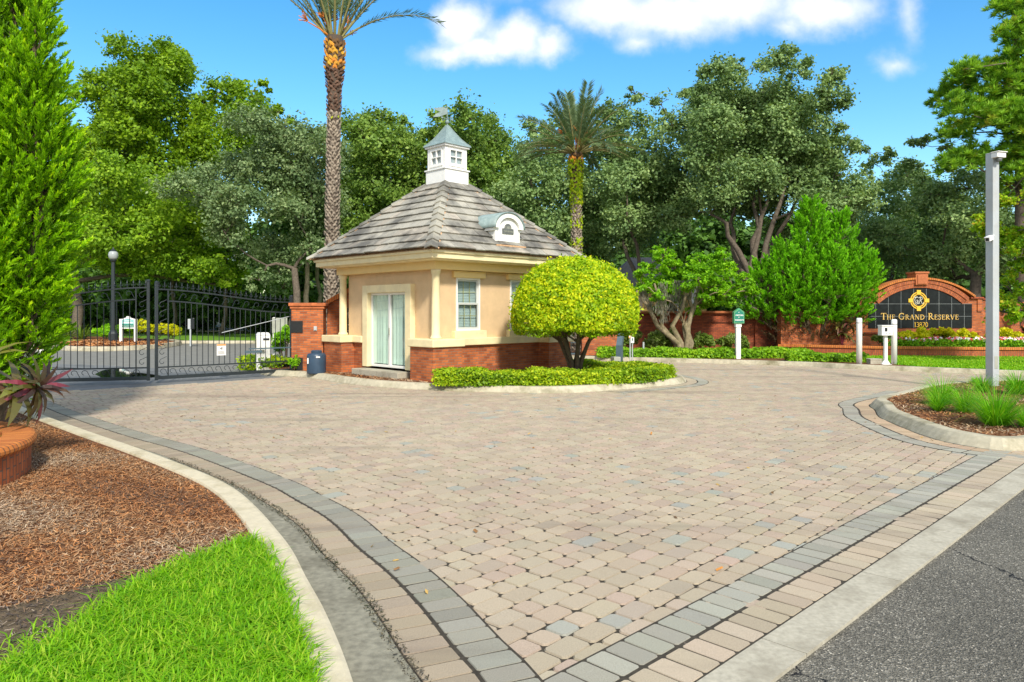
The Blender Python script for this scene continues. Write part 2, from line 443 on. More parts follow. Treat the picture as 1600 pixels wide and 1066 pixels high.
TAN, PINK, BLUE, BUFF = (.435, .36, .255), (.435, .338, .25), (.35, .345, .285), (.39, .32, .24)
ang = R(47.5); dx = np.array((math.cos(ang), math.sin(ang))); dy = np.array((-dx[1], dx[0]))
fld = Pav(); isl_in = [tuple(p) for p in offset(ISL, .25)]; ris_in = [tuple(p) for p in offset(RISL, .25)]
RW = .178
for j in range(-90, 160):
    s0 = -8 + random.random() * .3; start = s0
    row = []
    while s0 < 42:
        w = .262 if random.random() < .52 else .176
        row.append((s0, w)); s0 += w
    cx = np.array([dx * (a + w / 2) + dy * (j * RW) for a, w in row])
    ok = inside(field_poly, cx[:, 0], cx[:, 1]) & ~inside(isl_in, cx[:, 0], cx[:, 1]) & ~inside(ris_in, cx[:, 0], cx[:, 1])
    ok &= (cx[:, 1] > 3) & (np.abs(cx[:, 0]) < cx[:, 1] * .78 + 1.0)
    for (a, w), k in zip(row, ok):
        if not k: continue
        q = []
        for u_, v_ in ((0, 0), (1, 0), (1, 1), (0, 1)):
            q.append(dx * (a + u_ * w) + dy * ((j + v_) * RW) + np.array((random.gauss(0, .0018), random.gauss(0, .0018))))
        r = random.random()
        if w < .2: col = PINK if r < .50 else (BLUE if r < .565 else TAN)
        else: col = TAN if r < .74 else (BUFF if r < .86 else (PINK if r < .985 else BLUE))
        fld.stone(q, random.gauss(0, .0012), jit(col, .085), .0055, .022)
fld.build('paver_driveway')

def course(pav, P, o0, o1, w, col, z, side=-1):
    d = np.r_[0, np.cumsum(np.linalg.norm(np.diff(P, axis=0), axis=1))]
    A, B = offset(P, side * o0), offset(P, side * o1)
    t = np.arange(0, d[-1], w)
    a = np.c_[np.interp(t, d, A[:, 0]), np.interp(t, d, A[:, 1])]; b = np.c_[np.interp(t, d, B[:, 0]), np.interp(t, d, B[:, 1])]
    for i in range(len(t) - 1):
        pav.stone([a[i], a[i + 1], b[i + 1], b[i]], z + random.gauss(0, .001), jit(col, .13), .0065, .014, .006)
bord = Pav()
DIM, DIMB = (.35, .285, .20), (.285, .272, .215)
course(bord, E, .005, .295, .165, DIM, .006); course(bord, E, .30, .585, .165, DIMB, .006)
LINE = np.array([(.952 - .711 * 1.6 + .711 * k * .5, 3.757 - .703 * 1.6 + .703 * k * .5) for k in range(0, 22)])
course(bord, LINE, .005, .283, .17, TAN, .0065, 1); course(bord, LINE, .288, .565, .17, (.345, .33, .265), .0065, 1)
tipA = ISL[(ISL[:, 0] > 2.2) & (ISL[:, 1] < 24)]
course(bord, tipA, .01, .29, .16, TAN, .006, -1); course(bord, tipA, .30, .58, .16, (.345, .33, .265), .006, -1)
tipB = RISL[(RISL[:, 1] < 17.2) & ((RISL[:, 0] < 6.75) | (RISL[:, 1] > 12))]
course(bord, tipB, .01, .29, .16, (.46, .34, .22), .006, -1); course(bord, tipB, .30, .58, .16, (.345, .33, .265), .006, -1)
bord.build('paver_border')
def under(P, o0, o1, z, side): 
    mb = sweep(P, [(side * o0, z), (side * o1, z)]); o = mb.build('paver_border_bed', M['joint']); o['kind'] = 'structure'
under(E, 0, .59, .0015, -1); under(LINE, 0, .57, .0022, 1); under(tipA, 0, .585, .0019, -1); under(tipB, 0, .585, .0025, -1)

# concrete header along the street, cast in lengths
hd = MB(); dirU = np.array(UX); nU = np.array((.703, -.711))
p0 = np.array((.952, 3.757)) - dirU * 2.4
for k in range(14):
    a = p0 + dirU * (k * 1.55 + .004); b = p0 + dirU * ((k + 1) * 1.55 - .004); w = .262
    hd.add([(a[0], a[1], .006), (b[0], b[1], .006), (b[0] + nU[0] * w, b[1] + nU[1] * w, .004), (a[0] + nU[0] * w, a[1] + nU[1] * w, .004),
            (a[0], a[1], -.05), (b[0], b[1], -.05), (b[0] + nU[0] * w, b[1] + nU[1] * w, -.05), (a[0] + nU[0] * w, a[1] + nU[1] * w, -.05)],
           [(0, 3, 2, 1), (2, 3, 7, 6), (0, 1, 5, 4), (0, 4, 7, 3), (1, 2, 6, 5)])
hd.build('concrete_road_edge', M['concrete'])['kind'] = 'structure'
sheet([(.9 - 9, 3.757 - 9.2), (60, -40), (95, 20), (.9 + 72, 3.757 + 71)] , -.018, 'street', M['asphalt'])['kind'] = 'structure'

# left kerb and its dark gutter
def kerb(P, side, name, m, zt=.15, face=.05, top=.16, back=.0):
    pr = [(0, -.02), (0, .01), (side * face * .5, zt * .55), (side * face, zt * .93), (side * (face + .025), zt), (side * (face + top), zt), (side * (face + top + .01), zt - .02), (side * (face + top + .012), -.02)]
    o = sweep(P, pr).build(name, m, smooth=False); o['kind'] = 'structure'; return o
kerb(K, 1, 'kerb', M['kerb_pale'], .11, .03, .19)
strip_between(offset(K, .03), E, .009, 'gutter', M['gutter'])
# grit and moss gathered along the gutter's joint
# left yard
yard = [tuple(p) for p in offset(K, .2)]
sheet([(p[0], p[1]) for p in yard] + [(-40, 17), (-40, 1.6)], .085, 'mulch_bed', M['mulch_soil'])['kind'] = 'structure'
soil = [G(-60, 985, .09), G(0, 950, .09), G(130, 915, .09), G(250, 888, .09), G(400, 832, .09), G(428, 880, .09), G(470, 965, .09), G(512, 1090, .09), G(-80, 1120, .09)]
sheet(soil, .0895, 'bare_soil', M['soil'])['kind'] = 'structure'
lawn = [G(-60, 1085, .09), G(20, 1046, .09), G(110, 992, .09), G(200, 928, .09), G(290, 885, .09), G(395, 848, .09), G(408, 858, .09), G(425, 890, .09), G(452, 950, .09), G(475, 1012, .09), G(493, 1075, .09), G(500, 1130, .09), G(-60, 1150, .09)]
sheet(lawn, .093, 'lawn_ground', M['turf'])['kind'] = 'structure'
def grass(name, poly, z, n, hgt, wid, lean, m, label, rng=RNG):
    p = scatter(poly, n, rng); n = len(p)
    az = rng.random(n) * 2 * math.pi; d = np.c_[np.cos(az), np.sin(az), np.zeros(n)]
    h = hgt * rng.uniform(.5, 1.25, n); w = wid * rng.uniform(.6, 1.3, n); ln = lean * rng.uniform(.2, 1.6, n)
    sd = np.c_[-d[:, 1], d[:, 0], np.zeros(n)]
    base = np.c_[p, np.full(n, z)]
    mid = base + d * (ln * h * .35)[:, None] + np.array((0, 0, 1)) * (h * .6)[:, None]
    tip = base + d * (ln * h * 1.1)[:, None] + np.array((0, 0, 1)) * (h * (1.0 - .25 * np.minimum(1, ln)))[:, None]
    W = (sd * w[:, None] * .5)
    q1 = np.stack([base - W * .7, base + W * .7, mid + W, mid - W], 1)
    q2 = np.stack([mid - W, mid + W, tip + W * .12, tip - W * .12], 1)
    rn = rng.random(n)
    me = quad_mesh(np.r_[q1, q2], np.r_[rn, rn])
    return tag(link(name, me, m), label, 'grass', kind='stuff')
grass('lawn_grass', lawn, .088, 19000, .105, .0092, .8, M['leaf_lawn'], 'bright green lawn grass in the front left corner beside the kerb')

def chips(name, poly, z, n, cols, lmin, lmax, label, rng=RNG, wmin=.003, wmax=.009):
    p = scatter(poly, n, rng); n = len(p)
    az = rng.random(n) * 2 * math.pi; el = rng.normal(0, .22, n)
    T = np.c_[np.cos(az) * np.cos(el), np.sin(az) * np.cos(el), np.sin(el)]
    Nn = nrm(np.c_[rng.normal(0, .35, (n, 2)), np.ones(n)]); 
    L = rng.uniform(lmin, lmax, n); W = rng.uniform(wmin, wmax, n)
    Tp = nrm(T - Nn * np.sum(T * Nn, 1, keepdims=True)); B = np.cross(Nn, Tp)
    C = np.c_[p, z + rng.uniform(.0, .022, n)]
    l2, w2 = (L / 2)[:, None], (W / 2)[:, None]
    V = np.stack([C - Tp * l2 - B * w2, C + Tp * l2 - B * w2 * .6, C + Tp * l2 * .95 + B * w2, C - Tp * l2 + B * w2 * .8], 1)
    patch = np.sin(p[:, 0] * 2.1 + np.sin(p[:, 1] * 1.7) * 1.5) + np.sin(p[:, 1] * 2.9 + p[:, 0]) + rng.normal(0, .9, n)
    cc = np.array(cols)[np.clip(((patch + 3.2) / 6.4 * len(cols)).astype(int), 0, len(cols) - 1)] * rng.uniform(.65, 1.3, (n, 1))
    return tag(link(name, quad_mesh(V, cols=cc), M['chip']), label, 'mulch', kind='stuff')
MUL = [(0.116, 0.081, 0.058), (0.22, 0.116, 0.058), (0.336, 0.139, 0.052), (0.441, 0.197, 0.07), (0.348, 0.186, 0.087), (0.429, 0.255, 0.128), (0.302, 0.209, 0.133), (0.418, 0.29, 0.174), (0.51, 0.394, 0.267)]
bed1 = [G(30, 652, .09), G(95, 674, .09), G(215, 719, .09), G(300, 752, .09), G(350, 785, .09), G(388, 825, .09), G(360, 850, .09), G(270, 886, .09), G(150, 915, .09), G(0, 955, .09), G(-80, 975, .09), G(-120, 760, .09), G(-60, 690, .09)]
chips('wood_mulch', bed1, .088, 60000, MUL, .015, .065, 'rust brown shredded wood mulch in the bed along the front left kerb')
bare = [G(0, 935, .09), G(150, 900, .09), G(330, 860, .09), G(400, 835, .09), G(405, 850, .09), G(200, 940, .09), G(0, 1060, .09)]
chips('soil_litter', bare, .090, 1500, [(.14, .11, .09), (.20, .13, .08), (.08, .06, .05), (.3, .24, .18)], .01, .05, 'sparse bark scraps scattered on the bare dark soil beside the lawn')

# kerbed islands
kerb(ISL, 1, 'kerb', M['kerb'], .15, .10, .17)
kerb(RISL, 1, 'kerb', M['kerb'], .16, .12, .17)
kerb(FAR, 1, 'kerb', M['kerb'], .15, .04, .2)
strip_between(offset(ISL, -.0), offset(ISL, .06), .012, 'gutter', M['concrete'])
def apron(P, w, z):
    o = sweep(P, [(-w, z), (.02, z + .004)]).build('gutter', M['concrete']); o['kind'] = 'structure'
sheet([tuple(p) for p in offset(ISL, .26)] + [(-6, 32), (-8.6, 27)], .125, 'island_bed', M['mulch_soil'])['kind'] = 'structure'
sheet([tuple(p) for p in offset(RISL, .28)] + [(16, 19)], .135, 'island_bed', M['mulch_soil'])['kind'] = 'structure'
chips('island_mulch', [tuple(p) for p in offset(RISL, .3) if p[0] < 13] , .139, 9000, MUL, .02, .10, 'shredded brown mulch under the grass clumps in the right kerbed island', wmin=.006, wmax=.02)
chips('gatehouse_mulch', [(-7, 22.4), (-5.5, 21.0), (-3.7, 19.1), (-2.9, 18.55), (-1.9, 18.0), (-1.4, 18.0), (1.2, 21), (2, 22.2), (3.2, 21.5), (3, 23), (1, 25), (-3, 20)], .128, 6000, MUL, .03, .12, 'red brown mulch around the foot of the gatehouse', wmin=.01, wmax=.03)
sheet([tuple(p) for p in offset(FAR, .24)] + [(34, 37), (2, 37), (1.2, 31)], .13, 'verge', M['mulch_soil'])['kind'] = 'structure'
fo = offset(FAR, .27)
lawn2 = [tuple(p) for p in fo if 12.9 < p[0] < 21] + [(22, 27.9), (19.7, 28.1), (17.2, 28.45), (15.2, 28.95), (13.6, 28.6), (12.2, 26.9)]
sheet(lawn2, .136, 'verge_lawn', M['turf'])['kind'] = 'structure'
grass('verge_grass', lawn2, .134, 22000, .075, .03, .8, M['leaf_lawn'], 'mown green lawn strip in front of the brick sign planter')
# asphalt inside the gate and the threshold in front of it
sheet([(-60, 13), (-12.3, 17.0), (-11.2, 17.0), (-9.0, 18.75), (-6.7, 20.9), (-4, 29), (-4, 36), (8, 62), (-80, 62)], -.024, 'inner_road', M['asphalt_far'])['kind'] = 'structure'
sheet([G(20, 566), G(160, 570), G(300, 578), G(420, 584), G(410, 592.5), G(260, 604), G(60, 615.5)], -.019, 'gate_threshold', pm('threshold_concrete', (.17, .175, .17), .85, .2, 3, .2, 90, .3, stain=(.05, .055, .055), stain_scale=.9))['kind'] = 'structure'
PUD = NT('puddle_water'); M['puddle'] = PUD.out(PUD.pbsdf((.02, .022, .02), .03, .5))
pud = smooth_path([G(148, 584), G(165, 590.5), G(200, 592), G(228, 590), G(252, 587), G(228, 583), G(200, 580), G(190, 576), G(165, 577), G(148, 584)], .2)
sheet([tuple(p) for p in pud[:-1]], -.014, 'puddle', M['puddle'])['kind'] = 'structure'
ln = MB()
for a, b in (((-60, 571), (150, 576)),):
    A, B, = G(*a), G(*b); ln.add([(A[0], A[1], -.019), (B[0], B[1], -.019), (B[0], B[1] + .22, -.019), (A[0], A[1] + .22, -.019)], [(0, 1, 2, 3)])
ln.build('road_line', M['kerb_pale'])['kind'] = 'structure'
# island beyond the gate and far verge
I2 = smooth_path([G(-260, 545), G(40, 544.5), G(110, 548), G(180, 548), G(250, 544), G(285, 538), G(265, 534)], .6)
kerb(I2, 1, 'kerb', M['kerb'], .2, .06, .3)
sheet([tuple(p) for p in offset(I2, .3)] + [G(150, 529), G(-260, 527)], .15, 'gate_island', M['mulch_soil'])['kind'] = 'structure'
sheet([G(-200, 537, .15), G(60, 536, .15), G(110, 535, .15), G(130, 531, .15), G(-200, 530, .15)], .157, 'gate_island_lawn', M['turf'])['kind'] = 'structure'
chips('gate_island_mulch', [G(70, 541, .15), G(250, 540, .15), G(270, 536, .15), G(150, 531, .15), G(60, 538, .15)], .16, 3000, MUL[2:5], .1, .3, 'orange mulch on the planted island behind the iron gate', wmin=.05, wmax=.12)
I3 = smooth_path([(-30, 44.5), G(300, 536.5), G(380, 536.5), G(450, 537), (-4, 42)], .6)
kerb(I3, 1, 'kerb', M['kerb'], .15, .06, .3)
sheet([(-34, 45), G(300, 535), G(380, 535), G(450, 535.5), (-2, 43), (0, 62), (-70, 70)], .12, 'far_verge', M['turf'])['kind'] = 'structure'

grass('lawn_edge_tufts', [G(-60, 1040, .09), G(60, 985, .09), G(200, 912, .09), G(300, 868, .09), G(400, 838, .09), G(436, 872, .09), G(470, 945, .09), G(500, 1030, .09), G(512, 1090, .09), G(-60, 1150, .09)], .089, 1900, .085, .009, 1.2, M['leaf_lawn'], 'stray grass blades creeping out along the ragged edge of the front lawn')
Eg = offset(E, .05); Eh = offset(E, -.05)
sel = (E[:, 1] > 3.2) & (E[:, 1] < 9.5)
chips('gutter_grit', [tuple(p) for p in Eg[sel]] + [tuple(p) for p in Eh[sel][::-1]], .006, 2600, [(.06, .05, .035), (.10, .085, .05), (.04, .045, .02), (.16, .12, .07)], .006, .03, 'dark grit and moss gathered along the gutter joint of the left kerb')
lv = chips('fallen_leaves', [(-1.0, 4.6), (1.2, 4.4), (5.5, 9), (9, 16), (3.5, 17), (-3, 16.5), (-7, 13.5), (-3.5, 9.2), (-1.5, 6.5)], .004, 130, [(.36, .16, .04), (.22, .12, .05), (.42, .27, .08), (.14, .08, .04)], .03, .06, 'a few dry brown leaves blown over the paved driveway', wmin=.018, wmax=.03)
# ================================================================== gatehouse
GH = thing('gatehouse', 'peach stucco gatehouse with brick base, grey tiled pyramid roof and white cupola', 'gatehouse', (-1.934, 21.877, 0), math.atan2(.703, .711))
def ring(mb, o, i, z0, z1):
    mb.box(-o, o, -o, -i, z0, z1); mb.box(-o, o, i, o, z0, z1); mb.box(-o, -i, -i, i, z0, z1); mb.box(i, o, -i, i, z0, z1)
b = MB()
for sx in (-1, 1):
    for sy in (-1, 1): b.box(min(sx * 1.65, sx * 2.6), max(sx * 1.65, sx * 2.6), min(sy * 1.65, sy * 2.6), max(sy * 1.65, sy * 2.6), .05, 1.0)
b.box(-1.65, 1.65, -2.17, -1.92, .05, 1.0); b.box(-1.65, 1.65, 1.92, 2.17, .05, 1.0); b.box(1.92, 2.17, -1.65, 1.65, .05, 1.0)
b.box(-2.17, -1.92, -1.65, -1.172, .05, 1.0); b.box(-2.17, -1.92, 1.132, 1.65, .05, 1.0)
b.build('brick_base', M['brick'], GH)
lg = MB()
for sx in (-1, 1):
    for sy in (-1, 1):
        a, c = sorted((sx * 1.60, sx * 2.66)); d, e = sorted((sy * 1.60, sy * 2.66)); lg.box(a, c, d, e, 1.003, 1.2)
for s in (-1, 1):
    lg.box(-1.6, 1.6, *sorted((s * 2.27, s * 1.95)), 1.003, 1.195)
lg.box(1.95, 2.27, -1.6, 1.6, 1.003, 1.195)
lg.box(-2.27, -1.95, -1.6, -1.175, 1.003, 1.195); lg.box(-2.27, -1.95, 1.135, 1.6, 1.003, 1.195)
lg.build('ledge', M['cream'], GH, bevel=.018)
for sx, sy in ((-1, -1), (-1, 1), (1, -1), (1, 1)):
    c = MB().lathe([(.15, 1.2), (.15, 1.235), (.125, 1.27), (.112, 1.3), (.110, 2.0), (.098, 2.86), (.118, 2.88), (.118, 2.91), (.13, 2.93), (.13, 2.985)], (sx * 2.2, sy * 2.2, 0), 24)
    c.build('column', M['cream'], GH, smooth=True)
w = MB()   # stucco shell, openings left free
W0, W1 = 2.08, 1.9
w.box(-W0, -W1, -W0, -.92, 1.15, 2.99); w.box(-W0, -W1, .88, W0, 1.15, 2.99); w.box(-W0, -W1, -.92, .88, 2.43, 2.99)
w.box(-W1, W0, W1, W0, 1.15, 2.99); w.box(W1, W0, -W0, W1, 1.15, 2.99)
wx = [(-1.425, -.575), (.575, 1.425)]
w.box(-W1, wx[0][0], -W0, -W1, 1.15, 2.99); w.box(wx[0][1], wx[1][0], -W0, -W1, 1.15, 2.99); w.box(wx[1][1], W1, -W0, -W1, 1.15, 2.99)
for a, c in wx: w.box(a, c, -W0, -W1, 1.15, 1.39); w.box(a, c, -W0, -W1, 2.80, 2.99)
w.build('wall', M['stucco'], GH)
MB().box(-1.85, 1.85, -1.85, 1.85, .3, .34).box(-.2, .2, -1.8, 1.8, .34, 2.95).build('floor', M['dark_room'], GH)  # floor plus an added near-black box standing in for the unlit interior
be = MB().box(-2.34, 2.34, -2.34, 2.34, 2.985, 3.2); be.build('frieze', M['ochre'], GH)
co = MB().box(-2.70, 2.70, -2.70, 2.70, 3.195, 3.23).box(-2.78, 2.78, -2.78, 2.78, 3.225, 3.365).box(-2.83, 2.83, -2.83, 2.83, 3.362, 3.44)
co.build('cornice', M['cream'], GH, bevel=.01)
# door
tr = MB().box(-2.235, -2.0, -1.17, -.92, .33, 2.645).box(-2.235, -2.0, .88, 1.13, .33, 2.645).box(-2.235, -2.0, -.92, .88, 2.43, 2.645)
tr.build('door_trim', M['cream'], GH, bevel=.012)
door = MB()
for z0, z1 in ((.34, .41), (2.365, 2.43)): door.box(-2.10, -2.02, -.92, .88, z0, z1)
for y0, y1 in ((-.92, -.865), (.825, .88), (-.06, -.005)): door.box(-2.10, -2.02, y0, y1, .41, 2.365)
door.box(-2.085, -2.035, -.005, .05, .41, 2.365)
dr = door.build('door', M['white'], GH, bevel=.006)
MB().box(-2.055, -2.049, -.865, -.06, .41, 2.365).box(-2.062, -2.057, .05, .825, .41, 2.365).build('door_glass', M['glass'], dr)
hnd = MB().box(-2.125, -2.10, -.045, -.02, 1.25, 1.45).build('handle', M['grey_box'], dr)
bl = MB(); y = -.9; k = 0
while y < .86:
    a = random.uniform(-.022, .022) + (.03 if k % 2 else -.01)
    bl.add([(-2.0 + a, y, .43), (-2.0 - a, y + .082, .43), (-2.0 - a, y + .082, 2.36), (-2.0 + a, y, 2.36)], [(0, 1, 2, 3)]); y += .078; k += 1
bl.build('vertical_blinds', M['blind'], dr)
MB().box(-2.62, -2.175, -1.12, 1.08, .12, .29).build('step', M['concrete'], GH, bevel=.015)
# windows
for a, c in wx:
    f = MB(); o = .045; y0, y1 = -2.105, -2.0
    f.box(a, a + o, y0, y1, 1.39, 2.80); f.box(c - o, c, y0, y1, 1.39, 2.80); f.box(a + o, c - o, y0, y1, 2.755, 2.80); f.box(a + o, c - o, y0, y1, 1.39, 1.435)
    win = f.build('window', M['white'], GH, bevel=.004)
    s = MB()
    for z0, z1, yy in ((2.09, 2.755, -2.045), (1.435, 2.13, -2.085)):
        x0, x1 = a + o, c - o
        s.box(x0, x0 + .045, yy, yy + .035, z0, z1); s.box(x1 - .045, x1, yy, yy + .035, z0, z1)
        s.box(x0 + .045, x1 - .045, yy, yy + .035, z0, z0 + .05); s.box(x0 + .045, x1 - .045, yy, yy + .035, z1 - .045, z1)
    s.build('sash', pm('sash_grey', (.50, .52, .48), .5, .03), win)
    MB().box(a + .09, c - .09, -2.03, -2.026, 2.13, 2.72).box(a + .09, c - .09, -2.07, -2.066, 1.48, 2.09).build('pane', M['glass'], win)
    g = MB()
    for z0, z1, yy in ((2.13, 2.72, -2.020), (1.48, 2.09, -2.058)):
        for q in (1, 2):
            xx = a + .09 + (c - a - .18) * q / 3; g.box(xx - .007, xx + .007, yy, yy + .008, z0, z1)
        zz = (z0 + z1) / 2; g.box(a + .09, c - .09, yy + .0085, yy + .015, zz - .007, zz + .007)
    g.build('muntin', M['brass_grille'], win)
    cu = MB(); z = 1.42
    while z < 2.74:
        cu.add([(a + .05, -1.975, z), (c - .05, -1.975, z), (c - .05, -1.96, z + .04), (a + .05, -1.96, z + .04)], [(0, 1, 2, 3)]); z += .042
    cu.build('blind', M['curtain'], win)
    MB().box(a - .14, c + .14, -2.22, -2.0, 1.19, 1.388).build('sill', M['cream'], win, bevel=.012)
    MB().box(a - .14, c + .14, -2.18, -2.0, 2.80, 2.975).build('lintel', M['ochre'], win, bevel=.008)
# roof: courses of flat concrete tiles
EV, ZE, SL = 2.92, 3.445, .895
ca = 1 / math.sqrt(1 + SL * SL); sa = SL * ca
rf = MB(); rc = MB()
rc.add([(sx * 2.84, sy * 2.84, ZE - .02) for sx, sy in ((-1, -1), (1, -1), (1, 1), (-1, 1))] + [(sx * .44, sy * .44, ZE - .045 + (EV - .44) * SL) for sx, sy in ((-1, -1), (1, -1), (1, 1), (-1, 1))],
       [(0, 1, 5, 4), (1, 2, 6, 5), (2, 3, 7, 6), (3, 0, 4, 7), (3, 2, 1, 0)])
NCR = 10; D = (EV - .46) / ca; cd = D / NCR
for fi in range(4):
    RM = Matrix.Rotation(fi * math.pi / 2, 4, 'Z')
    for i in range(NCR):
        d0, d1 = i * cd - (.02 if i else 0), (i + 1) * cd + .04
        h0, h1 = EV - d0 * ca, EV - d1 * ca
        x = -h0 - random.random() * .3
        while x < h0:
            wd = .335; l0, l1 = max(x + .004, -h0), min(x + wd - .004, h0); u0, u1 = max(x + .004, -h1), min(x + wd - .004, h1)
            x += wd
            if l1 - l0 < .03: continue
            if u1 - u0 < .01: u0 = u1 = max(-h1, min(h1, (u0 + u1) / 2)); u1 += .01
            t0 = .072 + random.uniform(-.006, .01); dd = random.uniform(-.012, .012)
            def P(xx, d, t): return RM @ Vector((xx, -EV + d * ca - t * sa, ZE + d * sa + t * ca))
            vs = [P(l0, d0 + dd, t0 - .034), P(l1, d0 + dd, t0 - .034), P(u1, d1, -.012), P(u0, d1, -.012), P(l0, d0 + dd, t0), P(l1, d0 + dd, t0), P(u1, d1, .020), P(u0, d1, .020)]
            k = random.choice((.95, 1.0, 1.05, .85, 1.12)); hue = random.random()
            col = (.365 * k, .345 * k, .285 * k) if hue < .72 else ((.40 * k, .36 * k, .29 * k) if hue < .9 else (.28 * k, .27 * k, .225 * k))
            rf.add(vs, [(0, 1, 2, 3), (4, 7, 6, 5), (0, 4, 5, 1), (1, 5, 6, 2), (2, 6, 7, 3), (3, 7, 4, 0)], col)
roof = rf.build('roof', M['tile'], GH)
rc.build('roof_deck', M['mortar'], roof)
for fi in range(4):
    hc = MB(); mo = MB()
    RM = Matrix.Rotation(fi * math.pi / 2, 4, 'Z')
    A = Vector((-EV, -EV, ZE)); Bp = Vector((-.46, -.46, ZE + (EV - .46) * SL)); ax = (Bp - A); Ln = ax.length; ax.normalize()
    sd = Vector((1, -1, 0)).normalized(); up = sd.cross(ax); up = up if up.z > 0 else -up
    n = 11; sg = Ln / n
    for i in range(n):
        o0 = A + ax * (i * sg - .03); o1 = A + ax * ((i + 1) * sg + .03)
        k = random.uniform(.85, 1.15); vs = []
        for o, rise, hw in ((o0, .105, .165), (o1, .065, .135)):
            for s, dz in ((-1, -.075), (0, 0), (1, -.075)):
                for th in (0, -.03): vs.append(RM @ (o + sd * s * hw + up * (rise + dz + th)))
        idx = lambda a, s, t: a * 6 + s * 2 + t
        fs = [(idx(0, 0, 0), idx(0, 1, 0), idx(1, 1, 0), idx(1, 0, 0)), (idx(0, 1, 0), idx(0, 2, 0), idx(1, 2, 0), idx(1, 1, 0)),
              (idx(0, 0, 0), idx(0, 0, 1), idx(0, 1, 1), idx(0, 1, 0)), (idx(0, 1, 0), idx(0, 1, 1), idx(0, 2, 1), idx(0, 2, 0)),
              (idx(0, 0, 1), idx(0, 0, 0), idx(1, 0, 0), idx(1, 0, 1)), (idx(0, 2, 0), idx(0, 2, 1), idx(1, 2, 1), idx(1, 2, 0)),
              (idx(1, 0, 1), idx(1, 0, 0), idx(1, 1, 0), idx(1, 1, 1)), (idx(1, 1, 1), idx(1, 1, 0), idx(1, 2, 0), idx(1, 2, 1))]
        hc.add(vs, fs, (.38 * k, .36 * k, .29 * k))
    vs = []
    for o, hw in ((A + ax * .05, .185), (Bp, .16)):
        for s, dz in ((-1, -.055), (0, .05), (1, -.055)): vs.append(RM @ (o + sd * s * hw + up * (.0 + dz * .9)))
    mo.add(vs, [(0, 1, 4, 3), (1, 2, 5, 4)])
    hc.build('hip_cap', M['tile'], roof); mo.build('hip_mortar', M['mortar'], roof)
# cupola
cp = MB().box(-.45, .45, -.45, .45, 5.35, 6.06).box(-.485, .485, -.485, .485, 6.06, 6.10).box(-.475, .475, -.475, .475, 6.735, 6.80)
zc0, zc1 = 6.1, 6.735
for s1 in (-1, 1):
    for s2 in (-1, 1): cp.box(*sorted((s1 * .415, s1 * .28)), *sorted((s2 * .415, s2 * .28)), zc0, zc1)
for z0, z1 in ((zc0, 6.2), (6.68, zc1)):
    for s in (-1, 1):
        cp.box(-.28, .28, *sorted((s * .412, s * .30)), z0, z1); cp.box(*sorted((s * .412, s * .30)), -.28, .28, z0, z1)
cp.box(-.47, .47, -.47, .47, 5.56, 5.60)
cup = cp.build('cupola', M['white'], GH, bevel=.006)
for fi in range(4):
    RM = Matrix.Rotation(fi * math.pi / 2, 4, 'Z'); f = MB()
    for a in ((-.28, -.225, 6.2, 6.68), (.225, .28, 6.2, 6.68), (-.225, .225, 6.2, 6.25), (-.225, .225, 6.635, 6.68), (-.012, .012, 6.25, 6.635)):
        f.box(a[0], a[1], -.43, -.37, a[2], a[3], RM)
    f.box(-.225, -.012, -.425, -.375, 6.43, 6.455, RM); f.box(.012, .225, -.425, -.375, 6.43, 6.455, RM); f.box(-.3, .3, -.44, -.40, 6.165, 6.198, RM)
    f.build('window', M['white'], cup)
MB().box(-.36, .36, -.36, .36, 6.12, 6.7).build('pane', pm('cupola_glass', (.30, .36, .36), .08, .15, 2, 0, 60, .6), cup)
cr = MB(); prof = [(.515, 6.79), (.5, 6.815), (.40, 6.91), (.29, 7.04), (.17, 7.22), (.06, 7.40), (.02, 7.46)]
vs = [(sx * r, sy * r, z) for r, z in prof for sx, sy in ((-1, -1), (1, -1), (1, 1), (-1, 1))]
cr.add(vs, [(i * 4 + k, i * 4 + (k + 1) % 4, (i + 1) * 4 + (k + 1) % 4, (i + 1) * 4 + k) for i in range(len(prof) - 1) for k in range(4)] + [(3, 2, 1, 0)])
for k in range(4):
    sx, sy = ((-1, -1), (1, -1), (1, 1), (-1, 1))[k]; cr.tube([(sx * r, sy * r, z + .005) for r, z in prof[1:]], .014, 6)
cr.build('roof', M['verdigris'], cup)
vn = MB().tube([(0, 0, 7.40), (0, 0, 8.02)], .014, 8).lathe([(.01, 7.50), (.05, 7.53), (.06, 7.56), (.05, 7.59), (.01, 7.62)], n=12)
a45 = math.atan2(.703, .711)      # vane blade swings back to point along world x
RMv = Matrix.Rotation(-a45, 4, 'Z')
bl_ = [(0, 7.98), (-.16, 8.0), (-.42, 7.97), (-.30, 7.90), (-.20, 7.86), (-.34, 7.80), (-.43, 7.70), (-.22, 7.72), (-.06, 7.78), (0, 7.80)]
n0 = len(bl_); vs = [RMv @ Vector((x, yy, z)) for yy in (-.012, .012) for x, z in bl_]
vn.add(vs, [tuple(range(n0)), tuple(range(2 * n0 - 1, n0 - 1, -1))] + [(i, n0 + i, n0 + (i + 1) % n0, (i + 1) % n0) for i in range(n0)])
for q in range(4): 
    dx_, dy_ = ((1, 0), (0, 1), (-1, 0), (0, -1))[q]; vn.bar((0, 0, 7.66), (dx_ * .2, dy_ * .2, 7.66), .012)
    vn.box(dx_ * .2 - .025, dx_ * .2 + .025, dy_ * .2 - .012, dy_ * .2 + .012, 7.635, 7.685)
vn.build('weathervane', M['verdigris'], cup)
